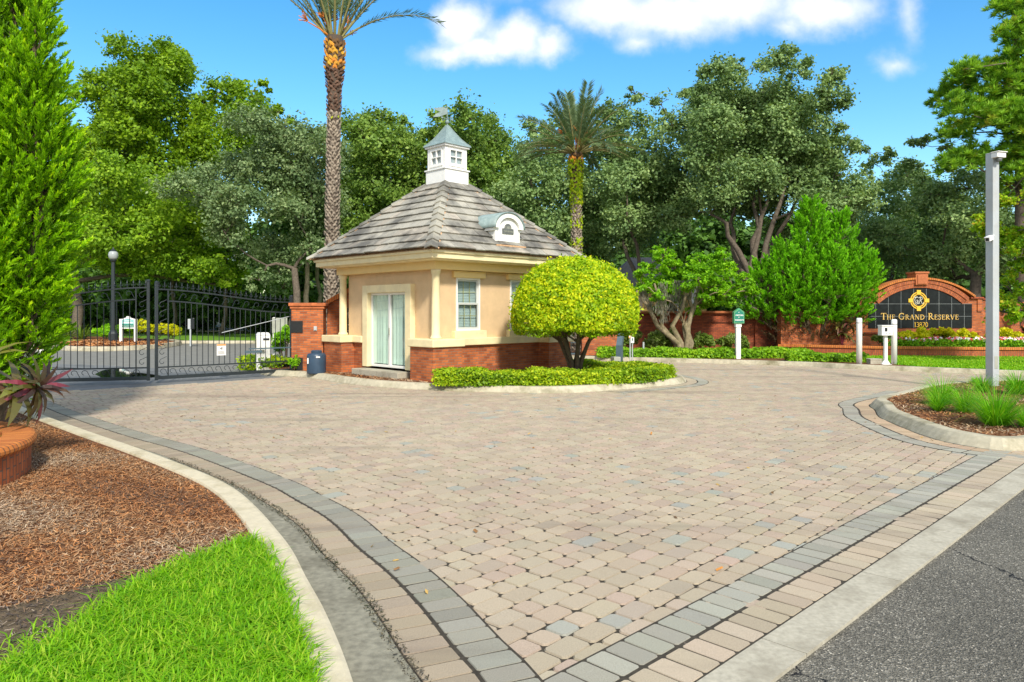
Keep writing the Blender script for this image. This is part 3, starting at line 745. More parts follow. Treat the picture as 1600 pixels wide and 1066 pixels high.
# dormer on the road side
def archpts(r, zc, n=16, x0=None): return [(r * math.cos(math.pi * k / n), zc + r * math.sin(math.pi * k / n) * .78) for k in range(n + 1)]
dm = MB().prism_xz([(.47, 3.66)] + archpts(.47, 4.17) + [(-.47, 3.66)], -2.58, -1.45)
dor = dm.build('dormer', M['white'], GH)
tm = MB(); ro, ri = archpts(.54, 4.16), archpts(.385, 4.16)
nn = len(ro)
for y0, y1 in ((-2.66, -2.582),):
    vs = [(x, y, z) for y in (y0, y1) for x, z in ro + ri]
    m2 = 2 * nn
    fs = [(i, i + 1, nn + i + 1, nn + i) for i in range(nn - 1)] + [(m2 + i, m2 + nn + i, m2 + nn + i + 1, m2 + i + 1) for i in range(nn - 1)]
    fs += [(i, m2 + i, m2 + i + 1, i + 1) for i in range(nn - 1)] + [(nn + i, nn + i + 1, m2 + nn + i + 1, m2 + nn + i) for i in range(nn - 1)] + [(0, nn, m2 + nn, m2), (nn - 1, m2 + nn - 1, m2 + 2 * nn - 1, 2 * nn - 1)]
    tm.add(vs, fs)
tm.box(-.54, -.473, -2.58, -1.7, 4.09, 4.16); tm.box(.473, .54, -2.58, -1.7, 4.09, 4.16)
tm.build('arch_trim', M['white'], dor)
dr_ = MB(); ro, ri = archpts(.58, 4.165), archpts(.543, 4.165)
vs = [(x, y, z) for y in (-2.69, -1.4) for x, z in ro + ri]; m2 = 2 * nn
dr_.add(vs, [(i, i + 1, nn + i + 1, nn + i) for i in range(nn - 1)] + [(i, m2 + i, m2 + i + 1, i + 1) for i in range(nn - 1)] + [(nn + i, nn + i + 1, m2 + nn + i + 1, m2 + nn + i) for i in range(nn - 1)] + [(0, nn, m2 + nn, m2), (nn - 1, m2 + nn - 1, m2 + 2 * nn - 1, 2 * nn - 1)])
dr_.build('roof', M['verdigris'], dor, smooth=True)
MB().box(-.56, .56, -2.74, -2.585, 3.66, 3.70).build('flashing', M['mortar'], dor)
pq = MB().prism_xz([(.21, 4.02), (.21, 4.16), (.125, 4.17)] + [(.125 * math.cos(math.pi * k / 12), 4.18 + .12 * math.sin(math.pi * k / 12)) for k in range(1, 12)] + [(-.125, 4.17), (-.21, 4.16), (-.21, 4.02)], -2.605, -2.581)
pl = pq.build('plaque', M['bronze'], dor)
t_ = add_text('13800', .10, M['grey_box'], dor, (0, -2.608, 4.19), name='number', ext=.002)
t_ = add_text('THE GRAND', .062, M['grey_box'], dor, (0, -2.608, 4.085), name='lettering', ext=.002)

# ================================================================== serif lettering for the sign
def arc(cx, cy, rx, ry, a0, a1, n=14): return [(cx + rx * math.cos(R(a0 + (a1 - a0) * k / n)), cy + ry * math.sin(R(a0 + (a1 - a0) * k / n))) for k in range(n + 1)]
def spl(pts):
    return [tuple(p) for p in smooth_path(pts, .08)]
V_ = lambda x, w=.16: ([(x, 0), (x, 1)], w)
Sf = lambda x, y, h=.16: ([(x - h, y), (x + h, y)], .05)
GLY = {
 'T': (.84, [V_(.42), ([(.03, .965), (.81, .965)], .07), ([(.055, .99), (.03, .76)], .05), ([(.785, .99), (.81, .76)], .05), Sf(.42, .025)]),
 'H': (.95, [V_(.2, .14), V_(.75, .14), ([(.2, .5), (.75, .5)], .06)] + [Sf(x, y) for x in (.2, .75) for y in (.025, .975)]),
 'E': (.74, [V_(.2, .14), ([(.1, .97), (.64, .97)], .06), ([(.2, .52), (.52, .52)], .06), ([(.1, .03), (.68, .03)], .06), ([(.62, .99), (.64, .78)], .05), ([(.66, .01), (.69, .25)], .05), ([(.52, .62), (.52, .42)], .05)]),
 'G': (.98, [(arc(.5, .5, .40, .46, 48, 312, 20), .13), ([(.77, .08), (.77, .42)], .13), ([(.58, .42), (.92, .42)], .05), ([(.78, .98), (.80, .72)], .05)]),
 'R': (.90, [V_(.2, .14), (arc(.34, .735, .27, .235, 95, -95), .11), ([(.38, .5), (.60, .2), (.86, .02)], .13), Sf(.2, .025), Sf(.12, .975, .1)]),
 'A': (.94, [([(.12, 0), (.45, 1)], .06), ([(.45, 1), (.8, 0)], .15), ([(.24, .33), (.68, .33)], .05), Sf(.12, .025, .12), Sf(.8, .025, .14)]),
 'N': (1.0, [([(.18, 0), (.18, 1)], .06), ([(.16, 1), (.8, .02)], .15), ([(.82, 0), (.82, 1)], .06), Sf(.18, .025, .13), Sf(.1, .975, .12), Sf(.82, .975, .13)]),
 'D': (.98, [V_(.2, .14), (arc(.36, .5, .50, .465, 95, -95, 18), .12), ([(.06, .97), (.36, .97)], .06), ([(.06, .03), (.36, .03)], .06)]),
 'S': (.68, [(spl([(.58, .80), (.46, .94), (.28, .95), (.14, .80), (.2, .62), (.42, .48), (.56, .33), (.52, .12), (.34, .04), (.16, .08), (.08, .24)]), .10), ([(.6, .97), (.6, .74)], .05), ([(.08, .04), (.07, .28)], .05)]),
 'V': (.92, [([(.12, 1), (.46, 0)], .15), ([(.46, 0), (.8, 1)], .06), Sf(.12, .975, .14), Sf(.8, .975, .12)]),
 '1': (.5, [V_(.27, .14), ([(.27, .98), (.10, .86)], .07), Sf(.27, .025)]),
 '3': (.62, [(arc(.28, .74, .22, .22, 140, -90), .10), (arc(.28, .28, .25, .24, 90, -145), .11)]),
 '8': (.64, [(arc(.31, .74, .2, .21, 0, 360, 18), .09), (arc(.31, .28, .24, .25, 0, 360, 18), .10)]),
 '7': (.60, [([(.06, .95), (.54, .95)], .09), ([(.52, .95), (.24, 0)], .11)]),
 '0': (.66, [(arc(.32, .5, .24, .46, 0, 360, 22), .11)]),
}
def ribbon(mb, pts, w, ox, oz, sc, y, th=.012):
    P = np.array([(p[0], p[1]) for p in pts], float) * sc + np.array((ox, oz))
    L, Rr = offset(P, w * sc / 2) if len(P) > 2 else None, None
    if len(P) == 2:
        t = (P[1] - P[0]) / np.linalg.norm(P[1] - P[0]); nn_ = np.array((-t[1], t[0])) * w * sc / 2; L = P + nn_; Rr = P - nn_
    else: Rr = offset(P, -w * sc / 2)
    n = len(P)
    vs = [(p[0], yy, p[1]) for yy in (y, y + th) for p in list(L) + list(Rr)]
    fs = []
    for i in range(n - 1):
        fs += [(i, i + 1, n + i + 1, n + i), (2 * n + i, 2 * n + i + 1, i + 1, i), (n + i, n + i + 1, 3 * n + i + 1, 3 * n + i)]
    mb.add(vs, fs)
def word(mb, txt, big, small, x, z, y):
    """small capitals with a large first letter; returns the end x"""
    for i, ch in enumerate(txt):
        s = big if i == 0 else small
        adv, st = GLY[ch]
        for k, (pts, w_) in enumerate(st): ribbon(mb, pts, w_, x, z, s, y - .0012 * k)
        x += adv * s * 1.0 + .012
    return x

# ================================================================== entrance sign
SG = thing('entrance_sign', 'arched brick entrance sign with black granite panel and gold lettering THE GRAND RESERVE', 'sign', (17.25, 31.0, 0), R(0))
PXM = .02708
def outline(hw, sh, arc_hw, top, base):
    """shouldered arch outline, z up"""
    pts = [(-hw, base), (hw, base), (hw, sh), (arc_hw, sh)]
    n = 24; rise = top - sh; rad = (arc_hw ** 2 + rise ** 2) / (2 * rise); zc = top - rad; a = math.asin(arc_hw / rad)
    pts += [(rad * math.sin(a - 2 * a * k / n), zc + rad * math.cos(a - 2 * a * k / n)) for k in range(1, n)]
    return pts + [(-arc_hw, sh), (-hw, sh)]
wl = MB().prism_xz(outline(2.62, 2.44, 2.12, 3.22, .1), 0, .5).box(2.62, 3.9, .06, .5, .1, 2.40).box(-5.85, -2.62, .06, .5, .1, 1.95).box(3.9, 4.6, .15, .6, .1, 2.3)
wl.box(2.42, 2.62, -.05, 0, 1.9, 2.44); wl.box(-2.62, -2.42, -.05, 0, 1.9, 2.44)
wl.build('brick_wall', M['brick'], SG)
def arch_band(r0, r1, rise_top0, hw0, y0, y1, name, m, sh, uvw):
    n = 40; rad = (hw0 ** 2 + (rise_top0 - sh) ** 2) / (2 * (rise_top0 - sh)); zc = rise_top0 - rad; a = math.asin(min(1, hw0 / rad))
    mb = MB(); mb.uv = []
    for i in range(n):
        t0, t1 = -a + 2 * a * i / n, -a + 2 * a * (i + 1) / n
        def p(r, t, y): return ((rad + r) * math.sin(t), y, zc + (rad + r) * math.cos(t))
        vs = [p(r, t, y) for y in (y0, y1) for r in (r0, r1) for t in (t0, t1)]
        mb.add(vs, [(0, 1, 3, 2), (2, 3, 7, 6), (1, 0, 4, 5), (5, 4, 6, 7)] + ([(0, 2, 6, 4)] if i == 0 else []) + ([(1, 5, 7, 3)] if i == n - 1 else []))
        s0, s1 = rad * t0 + 9, rad * t1 + 9
        mb.uv += [(.01, s0), (.01, s1), (.01 + r1 - r0, s1), (.01 + r1 - r0, s0)]
        mb.uv += [(.0, s0), (.0, s1), (abs(y1 - y0), s1), (abs(y1 - y0), s0)] + [(.0, s1), (.0, s0), (abs(y1 - y0), s0), (abs(y1 - y0), s1)]
        mb.uv += [(.01, s1), (.01, s0), (.01 + r1 - r0, s0), (.01 + r1 - r0, s1)]
        if i == 0: mb.uv += [(0, 0), (.2, 0), (.2, .07), (0, .07)]
        if i == n - 1: mb.uv += [(0, 0), (.2, 0), (.2, .07), (0, .07)]
    return mb.build(name, m, SG)
arch_band(.015, .20, 2.90, 1.76, -.075, -.002, 'arch_course', M['brick_uv'], 2.22, 1)
arch_band(.20, .36, 2.90, 1.80, -.105, -.002, 'arch_course', M['brick_uv'], 2.22, 1)
arch_band(.36, .44, 2.90, 2.02, -.16, .55, 'coping', M['brick_cap'], 2.22, 1)
kp = MB(); kp.box(-.30, .30, -.20, .56, 3.50, 3.58); kp.box(-.26, .26, -.17, .53, 3.02, 3.50); kp.box(-.19, .19, -.205, -.17, 3.06, 3.44)
kp.build('keystone', pm('terracotta', (.44, .14, .055), .8, .2, 9, .3), SG, bevel=.012)
cpn = MB(); cpn.box(2.12, 2.66, -.1, .56, 2.445, 2.52); cpn.box(-2.66, -2.12, -.1, .56, 2.445, 2.52); cpn.box(2.665, 3.92, -.02, .56, 2.40, 2.47); cpn.box(-5.85, -2.665, -.02, .56, 1.95, 2.02)
cpn.box(-2.5, 2.5, -.14, -.002, .98, 1.03)
cpn.build('coping', M['brick_dim'], SG)
pan = outline(2.19, 2.22, 1.76, 2.90, 1.2)
pn = MB().prism_xz(pan, -.03, -.001).build('panel', M['granite'], SG)
jl = MB(); a0 = (1.76 ** 2 + .68 ** 2) / (2 * .68); zc0_ = 2.90 - a0
for zz in (1.70, 2.225): jl.box(-2.18, 2.18, -.0325, -.0305, zz - .004, zz + .004)
for q in range(-4, 5):
    xx = q * .535 + .26
    if abs(xx) > 2.15: continue
    zt = 2.22 if abs(xx) > 1.76 else zc0_ + math.sqrt(a0 * a0 - xx * xx)
    jl.box(xx - .004, xx + .004, -.0332, -.0328, 1.2, zt - .01)
jl.build('panel_joints', M['grout'], pn)
lt = MB(); zb = PZ(499.5, 31.0)
S_ = 1.0
def width(txt, big, small): return sum(GLY[c][0] * (big if i == 0 else small) + .012 for i, c in enumerate(txt))
x0 = PX(1375.5, 31.0) - 17.25; x1 = PX(1497, 31.0) - 17.25
bigS, smS, sp = .285, .215, .13
tot = sum(width(t, bigS, smS) for t in ('THE', 'GRAND', 'RESERVE')) + 2 * sp
k = (x1 - x0) / tot; x = x0
for t in ('THE', 'GRAND', 'RESERVE'):
    lt = MB(); x = word(lt, t, bigS * k, smS * k, x, zb, -.05) + sp * k; lt.build('lettering', M['gold'], pn)
nm = MB(); k2 = .2; x = PX(1427, 31.0) - 17.25; zz = PZ(511, 31.0)
for ch in '13870':
    for q, (pts, w_) in enumerate(GLY[ch][1]): ribbon(nm, pts, w_ * .8, x, zz, k2, -.05 - .0012 * q)
    x += GLY[ch][0] * k2 * 1.0
nm.build('number', M['gold_bright'], pn)
em = MB(); ex, ez = PX(1434.5, 31.0) - 17.25, PZ(469.7, 31.0)
for r_, w_ in ((.335, .045), (.255, .045)): ribbon(em, arc(0, 0, r_, r_ * 1.02, 0, 360, 40), w_, ex, ez, 1, -.048)
for sx, sz in ((0, 1), (0, -1), (1, 0), (-1, 0)):
    cx_, cz_ = ex + sx * .34, ez + sz * .345; hx, hz = (.085, .095) if sx == 0 else (.095, .08)
    em.box(cx_ - hx, cx_ + hx, -.066, -.031, cz_ - hz, cz_ + hz)
em.build('emblem', M['gold_bright'], pn)
mg = MB()
for q, s in enumerate((spl([(-.02, .11), (-.07, .16), (-.14, .12), (-.17, .02), (-.14, -.07), (-.07, -.08), (-.03, -.01), (-.05, .02), (-.10, .0)]),
          spl([(-.03, .01), (-.03, -.1), (-.08, -.16), (-.15, -.14), (-.16, -.09)]),
          spl([(-.19, .12), (-.15, .15), (-.10, .11)]),
          spl([(.08, .13), (.05, .0), (.02, -.12), (-.03, -.14)]), spl([(.0, .1), (.06, .15), (.14, .14), (.15, .06), (.09, .01), (.06, .01)]),
          spl([(.07, .0), (.11, -.06), (.14, -.13), (.19, -.12), (.2, -.08)]))):
    ribbon(mg, s, .024, ex, ez, 1, -.050 - .0012 * q)
mg.build('monogram', M['silver'], pn)
# wall lantern on the sign's wing
ln_ = MB().box(-.05, .05, -.03, 0, -.02, .16).bar((0, -.02, .12), (0, -.16, .18), .025).lathe([(.02, .22), (.05, .18), (.11, .12), (.12, .10), (.02, .10)], (0, -.16, 0), 10).lathe([(.03, -.2), (.06, -.17), (.075, -.14), (.02, -.14)], (0, -.16, 0), 10)
for q in range(6):
    a = q * math.pi / 3; ln_.bar((.07 * math.cos(a), -.16 + .07 * math.sin(a), -.15), (.10 * math.cos(a), -.16 + .10 * math.sin(a), .11), .014)
LN = thing('wall_lantern', 'small black carriage lantern fixed to the brick wing right of the entrance sign', 'lantern', (PX(1567.5, 31.06), 31.06, PZ(481, 31.06)))
ln_.build('cage', M['iron'], LN); MB().lathe([(.055, -.14), (.085, .10)], (0, -.16, 0), 10).build('globe', M['globe'], LN)
# planter in front of the sign
PLN = smooth_path([(11.25, 31.0), (12.2, 30.6), (13.6, 29.8), (15.2, 29.05), (17.2, 28.55), (19.7, 28.2), (24, 28.0)], .3)
PT = thing('brick_planter', 'long low brick planter with orange coping in front of the entrance sign', 'planter', (15.2, 29.05, 0))
def uvsweep(P, prof, name, m, parent, off=(0, 0), swap=True):
    mb = sweep(P, prof); d = np.r_[0, np.cumsum(np.linalg.norm(np.diff(P, axis=0), axis=1))]
    q = np.r_[0, np.cumsum([math.hypot(prof[i + 1][0] - prof[i][0], prof[i + 1][1] - prof[i][1]) for i in range(len(prof) - 1)])]
    mb.v = [(x - off[0], y - off[1], z) for x, y, z in mb.v]; mb.uv = []
    for i in range(len(P) - 1):
        for j in range(len(prof) - 1):
            c = [(d[i], q[j]), (d[i + 1], q[j]), (d[i + 1], q[j + 1]), (d[i], q[j + 1])]
            mb.uv += [(b_, a_) for a_, b_ in c] if swap else c
    return mb.build(name, m, parent)
uvsweep(PLN, [(0, .1), (0, .42)], 'wall', M['brick_uv'], PT, (15.2, 29.05))
uvsweep(PLN, [(.02, .42), (-.05, .42), (-.05, .50), (-.03, .515), (.32, .515), (.32, .3)], 'coping', M['brick_cap'], PT, (15.2, 29.05))
sheet([(p[0] - 15.2, p[1] - 29.05) for p in offset(PLN, .31)] + [(9, 2.2), (-3.9, 2.4)], .47, 'soil', M['mulch_soil'], PT)

# ================================================================== brick walls
BW = thing('brick_wall', 'long dark red brick boundary wall with a tile coping behind the pale trunked tree', 'wall', (7.3, 32.2, 0))
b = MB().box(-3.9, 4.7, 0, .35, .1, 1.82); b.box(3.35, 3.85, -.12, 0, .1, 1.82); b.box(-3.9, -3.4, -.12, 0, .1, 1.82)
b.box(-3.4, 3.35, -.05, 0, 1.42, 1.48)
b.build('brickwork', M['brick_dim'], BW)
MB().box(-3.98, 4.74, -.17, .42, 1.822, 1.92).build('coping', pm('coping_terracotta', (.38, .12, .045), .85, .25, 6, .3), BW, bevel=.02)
PR = thing('gate_pier', 'square brick pier beside the far exit gate, half hidden by the dome shaped bush', 'pier', (3.55, 29.9, 0))
MB().box(-.72, .72, -.3, .3, .05, 1.85).build('brickwork', M['brick'], PR); MB().box(-.8, .8, -.37, .37, 1.852, 2.0).build('coping', M['brick_dim'], PR)
MB().box(-.03, .03, -.35, -.3, 1.0, 1.06).build('sensor', M['white'], PR)
PL = thing('gate_pier', 'square brick pier with black plates standing right of the double iron gates', 'pier', (PX(483, 22.3), 22.3, 0), R(8))
MB().box(-.46, .46, -.4, .4, .05, 1.98).build('brickwork', M['brick'], PL)
MB().box(-.50, .50, -.44, .44, 1.983, 2.06).box(-.54, .54, -.48, .48, 2.062, 2.16).build('coping', pm('pier_coping', (.46, .14, .05), .85, .3, 9, .3, stain=(.2, .07, .03), stain_scale=5), PL, bevel=.015)
for z0, z1 in ((1.27, 1.62), (.15, .52)): MB().box(-.47, -.13, -.43, -.4, z0, z1).build('access_plate', M['black'], PL)
fx = MB().box(.19, .28, -.43, -.4, 1.33, 1.46).box(.205, .265, -.45, -.43, 1.35, 1.44).build('light_sensor', M['galv'], PL)
# arched wing wall with dark panel, mostly behind the gatehouse
AW = thing('arched_sign_wall', 'arched brick wall with black panel, half hidden behind the gatehouse', 'wall', (PX(511, 22.9), 22.9, 0), R(3))
n = 20; prof = [(0, .05), (2.6, .05)] + [(2.6 - 2.6 * k / n, 2.1 + .95 * math.sin(math.pi / 2 * (1 - (k / n) ** 1.0))) for k in range(n + 1)]
MB().prism_xz(prof, 0, .4).build('brickwork', M['brick'], AW)
mbc = MB(); mbc.uv = []
cpts = [(2.6 - 2.6 * k / n, 2.1 + .95 * math.sin(math.pi / 2 * (1 - k / n))) for k in range(n + 1)]
for i in range(n):
    (xa, za), (xb, zb_) = cpts[i], cpts[i + 1]
    vs = [(xa, -.12, za), (xb, -.12, zb_), (xb, -.12, zb_ + .15), (xa, -.12, za + .15), (xa, .48, za), (xb, .48, zb_), (xb, .48, zb_ + .15), (xa, .48, za + .15)]
    mbc.add(vs, [(1, 0, 3, 2), (3, 7, 6, 2), (0, 1, 5, 4)]); s0, s1 = i * .15, (i + 1) * .15
    mbc.uv += [(0, s1), (0, s0), (.15, s0), (.15, s1), (0, s0), (.3, s0), (.3, s1), (0, s1), (0, s0), (0, s1), (.3, s1), (.3, s0)]
mbc.build('coping', M['brick_cap'], AW)
ap = MB().prism_xz([(.62, .9), (2.4, .9), (2.4, 2.7)] + [(2.4 - 1.78 * k / 8, 2.0 + .7 * math.sin(math.pi / 2 * (1 - k / 8))) for k in range(1, 9)], -.03, -.002).build('panel', M['granite'], AW)
sw = MB()
for q, s in enumerate((spl([(.78, 1.85), (.72, 1.95), (.66, 1.85), (.68, 1.7), (.76, 1.62), (.78, 1.75)]), spl([(.79, 1.75), (.78, 1.55), (.72, 1.42), (.66, 1.5)]))): ribbon(sw, s, .025, 0, 0, 1, -.05 - .001 * q)
sw.box(.62, 2.4, -.036, -.031, 1.3, 1.312); sw.build('monogram', M['silver'], ap)

# ================================================================== iron gates
def gate_leaf(name_label, loc, rz, L, zl, zr, side, sign_x, arm=False):
    """leaf along local +x from 0 to L; zl, zr = top rail height at both ends"""
    g = thing('gate_leaf', name_label, 'gate', loc, rz, 'pair of iron driveway gates')
    def zt(x): t = x / L; t = t * t * (3 - 2 * t); return zl + (zr - zl) * t
    ins = (.30 if side == 0 else .05, L - (.30 if side == 1 else .05))
    fr = MB().box(-.035, .035, -.035, .035, .06, zl + .16).box(L - .035, L + .035, -.035, .035, .06, zr + .16)
    fr.lathe([(.05, 0), (.05, .03), (.02, .06)], (0, 0, zl + .16), 10).lathe([(.05, 0), (.05, .03), (.02, .06)], (L, 0, zr + .16), 10)
    fr.box(.035, L - .035, -.03, .03, .08, .17); fr.box(.035, L - .035, -.018, .018, .385, .42)
    xs = np.linspace(0.035, L - .035, 26)
    for a, c in zip(xs[:-1], xs[1:]): fr.bar((a, 0, zt(a)), (c, 0, zt(c)), .04, .035)
    xi = np.linspace(ins[0], ins[1], 26)
    for a, c in zip(xi[:-1], xi[1:]): fr.bar((a, 0, zt(a) - .31), (c, 0, zt(c) - .31), .04, .035)
    sx = ins[0] if side == 0 else ins[1]; fr.box(sx - .014, sx + .014, -.014, .014, .17, zt(sx))
    fr.build('frame', M['iron'], g)
    pk = MB(); sp_ = MB(); n = int((ins[1] - ins[0]) / .148)
    for i in range(1, n):
        x = ins[0] + (ins[1] - ins[0]) * i / n
        pk.tube([(x, 0, .42), (x, 0, zt(x) - .31)], .0105, 6, cap=False)
    pk.build('pickets', M['iron'], g)
    n = int((L - .1) / .148)
    for i in range(n + 1):
        x = .06 + (L - .12) * i / n; z = zt(x)
        sp_.lathe([(.010, 0), (.010, .06), (.028, .085), (.010, .105), (.020, .13), (.002, .22)], (x, 0, z), 6)
        sp_.bar((x - .045, 0, z + .07), (x + .045, 0, z + .085), .010); sp_.bar((x - .045, 0, z + .07), (x - .05, 0, z + .11), .009); sp_.bar((x + .045, 0, z + .085), (x + .05, 0, z + .12), .009)
    sp_.build('finials', M['iron'], g)
    sc = MB()
    def scroll(x, z, s, flip=1, rot=0):
        pts = []
        for k in range(15):
            t = k / 14 * 1.45 * math.pi; r = .085 * (1 - .55 * k / 14); pts.append((r * math.cos(t) * flip, r * math.sin(t)))
        pts = [(.14 * flip, -.11)] + pts
        q = []
        for a, c in pts:
            a, c = a * s, c * s
            if rot: a, c = -c, a
            q.append((x + a, 0, z + c))
        sc.tube(q, .008, 5, cap=False)
    x = .16
    while x < L - .12: scroll(x, .285, 1.05); x += .245
    x = ins[0] + .12
    while x < ins[1] - .1: scroll(x, zt(x) - .15, 1.0, -1 if side == 0 else 1); x += .295
    z = .55; xs_ = (ins[0] / 2) if side == 0 else (L + ins[1]) / 2
    while z < zt(xs_) - .2: scroll(xs_, z, 1.0, 1, 1); z += .255
    sc.build('scrollwork', M['iron'], g)
    if sign_x is not None:
        s = MB().box(sign_x - .13, sign_x + .13, -.045, -.035, .66, .98).build('warning_sign', M['white'], g)
        MB().box(sign_x - .125, sign_x + .125, -.049, -.0455, .935, .975).build('header', M['orange'], s)
        ic = MB().box(sign_x + .0, sign_x + .025, -.049, -.0455, .82, .9).box(sign_x - .03, sign_x - .008, -.049, -.0455, .84, .87)
        ic.bar((sign_x - .055, -.047, .845), (sign_x - .03, -.047, .875), .012, .003)
        for q in range(4): ic.box(sign_x - .1, sign_x + .1 - .03 * (q % 2), -.047, -.0455, .70 + q * .024, .708 + q * .024)
        ic.build('pictogram', M['ink'], s)
    if arm:
        MB().tube([(L * .45, -.03, 1.30), (L - .04, -.03, zr - .42)], .011, 6).build('tension_rod', M['galv'], g)
        MB().box(L * .65, L + .75, -.09, -.05, .80, .835).box(L * .62, L * .75, -.11, -.05, .70, .76).build('opener_arm', M['slate'], g)
    return g
gr0 = (-9.52, 19.62); gr1 = (-6.70, 22.25); Lr = math.hypot(gr1[0] - gr0[0], gr1[1] - gr0[1])
gate_leaf('right leaf of the black iron driveway gates, beside the brick pier', (gr0[0], gr0[1], 0), math.atan2(gr1[1] - gr0[1], gr1[0] - gr0[0]), Lr, 2.50, 2.18, 0, 1.72, True)
gl1 = (-9.70, 19.55); gl0 = (-13.45, 18.5); Ll = math.hypot(gl1[0] - gl0[0], gl1[1] - gl0[1])
gate_leaf('left leaf of the black iron driveway gates, partly behind the tall juniper', (gl0[0], gl0[1], 0), math.atan2(gl1[1] - gl0[1], gl1[0] - gl0[0]), Ll, 2.12, 2.54, 1, 1.33)
G3 = thing('gate_leaf', 'small stretch of black iron gate seen behind the trunks of the dome shaped bush', 'gate', (-.4, 30.3, 0), R(-3))
f3 = MB().box(0, 3.2, -.03, .03, .1, .2).box(0, 3.2, -.02, .02, .6, .64).box(0, 3.2, -.02, .02, 1.9, 1.95).box(0, .07, -.035, .035, .05, 2.1).box(3.13, 3.2, -.035, .035, .05, 2.1)
f3.build('frame', M['slate'], G3)
p3_ = MB()
for i in range(1, 21): p3_.tube([(i * .15, 0, .2), (i * .15, 0, 1.9)], .011, 6, cap=False)
p3_.build('pickets', M['iron'], G3)
MB().lathe([(.02, 0), (.11, .03), (.11, .09), (.02, .12)], (3.35, -.38, .55), 8).bar((2.4, -.2, .62), (3.35, -.38, .62), .03).build('opener_arm', M['iron'], G3)

# ================================================================== small furniture
TK = thing('plastic_tank', 'navy blue plastic tank with a round lid standing between the brick pier and the gatehouse', 'tank', (PX(494.5, 21.0), 21.0, .12))
tk = MB().lathe([(.24, 0), (.262, .02), (.268, .05), (.268, .5), (.258, .545), (.235, .58), (.15, .595), (.14, .6)], n=28)
for a in range(4): tk.bar((.26 * math.cos(a * 1.57 + .3), .26 * math.sin(a * 1.57 + .3), .08), (.26 * math.cos(a * 1.57 + .9), .26 * math.sin(a * 1.57 + .9), .4), .02)
tk.build('body', M['tank'], TK, smooth=True)
ld = MB().lathe([(.135, .585), (.145, .60), (.145, .655), (.13, .67), (.10, .675)], n=24)
for q in range(16): a = q * math.pi / 8; ld.bar((.147 * math.cos(a), .147 * math.sin(a), .605), (.147 * math.cos(a), .147 * math.sin(a), .65), .012)
ld.build('lid', M['tank'], TK)
MB().box(-.2, -.165, -.235, -.215, .3, .46).build('sticker', M['white'], TK); MB().box(.06, .17, -.27, -.255, .47, .51).build('sticker', M['white'], TK)

SD = thing('direction_sign', 'green house shaped sign on a white post reading VISITORS and RESIDENTS', 'sign', (PX(1153, 27.5), 27.5, .1))
MB().box(-.085, .085, -.085, .085, 0, 1.30).box(-.11, .11, -.11, .11, 1.22, 1.36).build('post', M['white'], SD, bevel=.01)
pb = [(-.19, 1.36), (.19, 1.36), (.19, 1.78), (0, 1.93), (-.19, 1.78)]
sb = MB().prism_xz(pb, -.16, .06).build('board', M['green_frame'], SD)
sf = MB().prism_xz([(x * .82, 1.40 + (z - 1.36) * .84) for x, z in pb], -.168, -.161).build('face', M['green_sign'], sb)
add_text('VISITORS', .072, M['white'], sb, (0, -.171, 1.66), ext=.002, bold=.002); add_text('RESIDENTS', .068, M['white'], sb, (0, -.171, 1.48), ext=.002, bold=.002)
for zz in (1.755, 1.57):
    ar = MB(); ar.add([(-.03, -.1705, zz + .03), (-.03, -.1705, zz - .012), (.012, -.1705, zz + .03)], [(0, 1, 2)]); ar.bar((-.02, -.1702, zz + .02), (.03, -.1702, zz - .03), .014, .001); ar.build('arrow', M['white'], sb)

for px, yb, lab in ((1342.5, 497, 'white bollard with a black band standing left of the card reader'), (1397, 499, 'white bollard with a black band standing right of the card reader')):
    Yb = 24.6; B_ = thing('bollard', lab, 'bollard', (PX(px, Yb), Yb, .12), R(2), 'white bollards guarding the card reader')
    ht = PZ(yb, Yb) - .12
    MB().lathe([(.092, 0), (.092, ht - .05), (.086, ht - .02), (.06, ht)], n=20).build('post', M['white'], B_, smooth=True)
    MB().lathe([(.0935, ht - .175), (.0935, ht - .155)], n=20).build('band', M['black'], B_)
Yb = 24.6
CRD = thing('card_reader', 'white card reader box on a slim white post between two bollards', 'card reader', (PX(1383.5, Yb), Yb, .12))
MB().box(-.05, .05, -.05, .05, .04, 1.0).box(-.15, .15, -.13, .13, 0, .02).prism_xz([(-.14, .02), (.14, .02), (.05, .16), (-.05, .16)], -.045, .045).build('post', M['white'], CRD)
hd_ = MB().box(-.20, .17, -.16, .12, .98, 1.30).box(-.215, .185, -.19, .13, 1.30, 1.325).build('housing', M['white'], CRD, bevel=.012)
MB().box(-.10, -.02, -.172, -.161, 1.12, 1.24).build('reader_window', M['black'], hd_); MB().box(.04, .09, -.170, -.161, 1.03, 1.06).build('key_slot', M['grey_box'], hd_); MB().box(-.06, -.02, -.170, -.161, 1.03, 1.06).build('key_slot', M['grey_box'], hd_)
UB = thing('utility_box', 'low grey concrete utility box on the verge beside the left white bollard', 'utility box', (PX(1368.5, 24.7), 24.8, .12))
MB().box(-.2, .2, -.14, .14, 0, .15).box(-.215, .215, -.155, .155, .15, .19).build('box', M['concrete'], UB, bevel=.012)
Yp = 23.0
PD = thing('intercom_pedestal', 'slate blue steel pedestal with a bent head behind the island hedge', 'pedestal', (PX(968, Yp), Yp, .12), R(-20))
MB().box(-.09, .09, -.11, .11, 0, .72).build('post', M['slate'], PD)
hp = MB(); hp.add([(-.088, -.108, .722), (.088, -.108, .722), (.088, .108, .722), (-.088, .108, .722), (-.088, .16, 1.10), (.088, .16, 1.10), (.088, .30, .98), (-.088, .30, .98)],
                 [(0, 1, 5, 4), (1, 2, 6, 5), (2, 3, 7, 6), (3, 0, 4, 7), (4, 5, 6, 7), (3, 2, 1, 0)])
hp.build('head', M['slate'], PD)
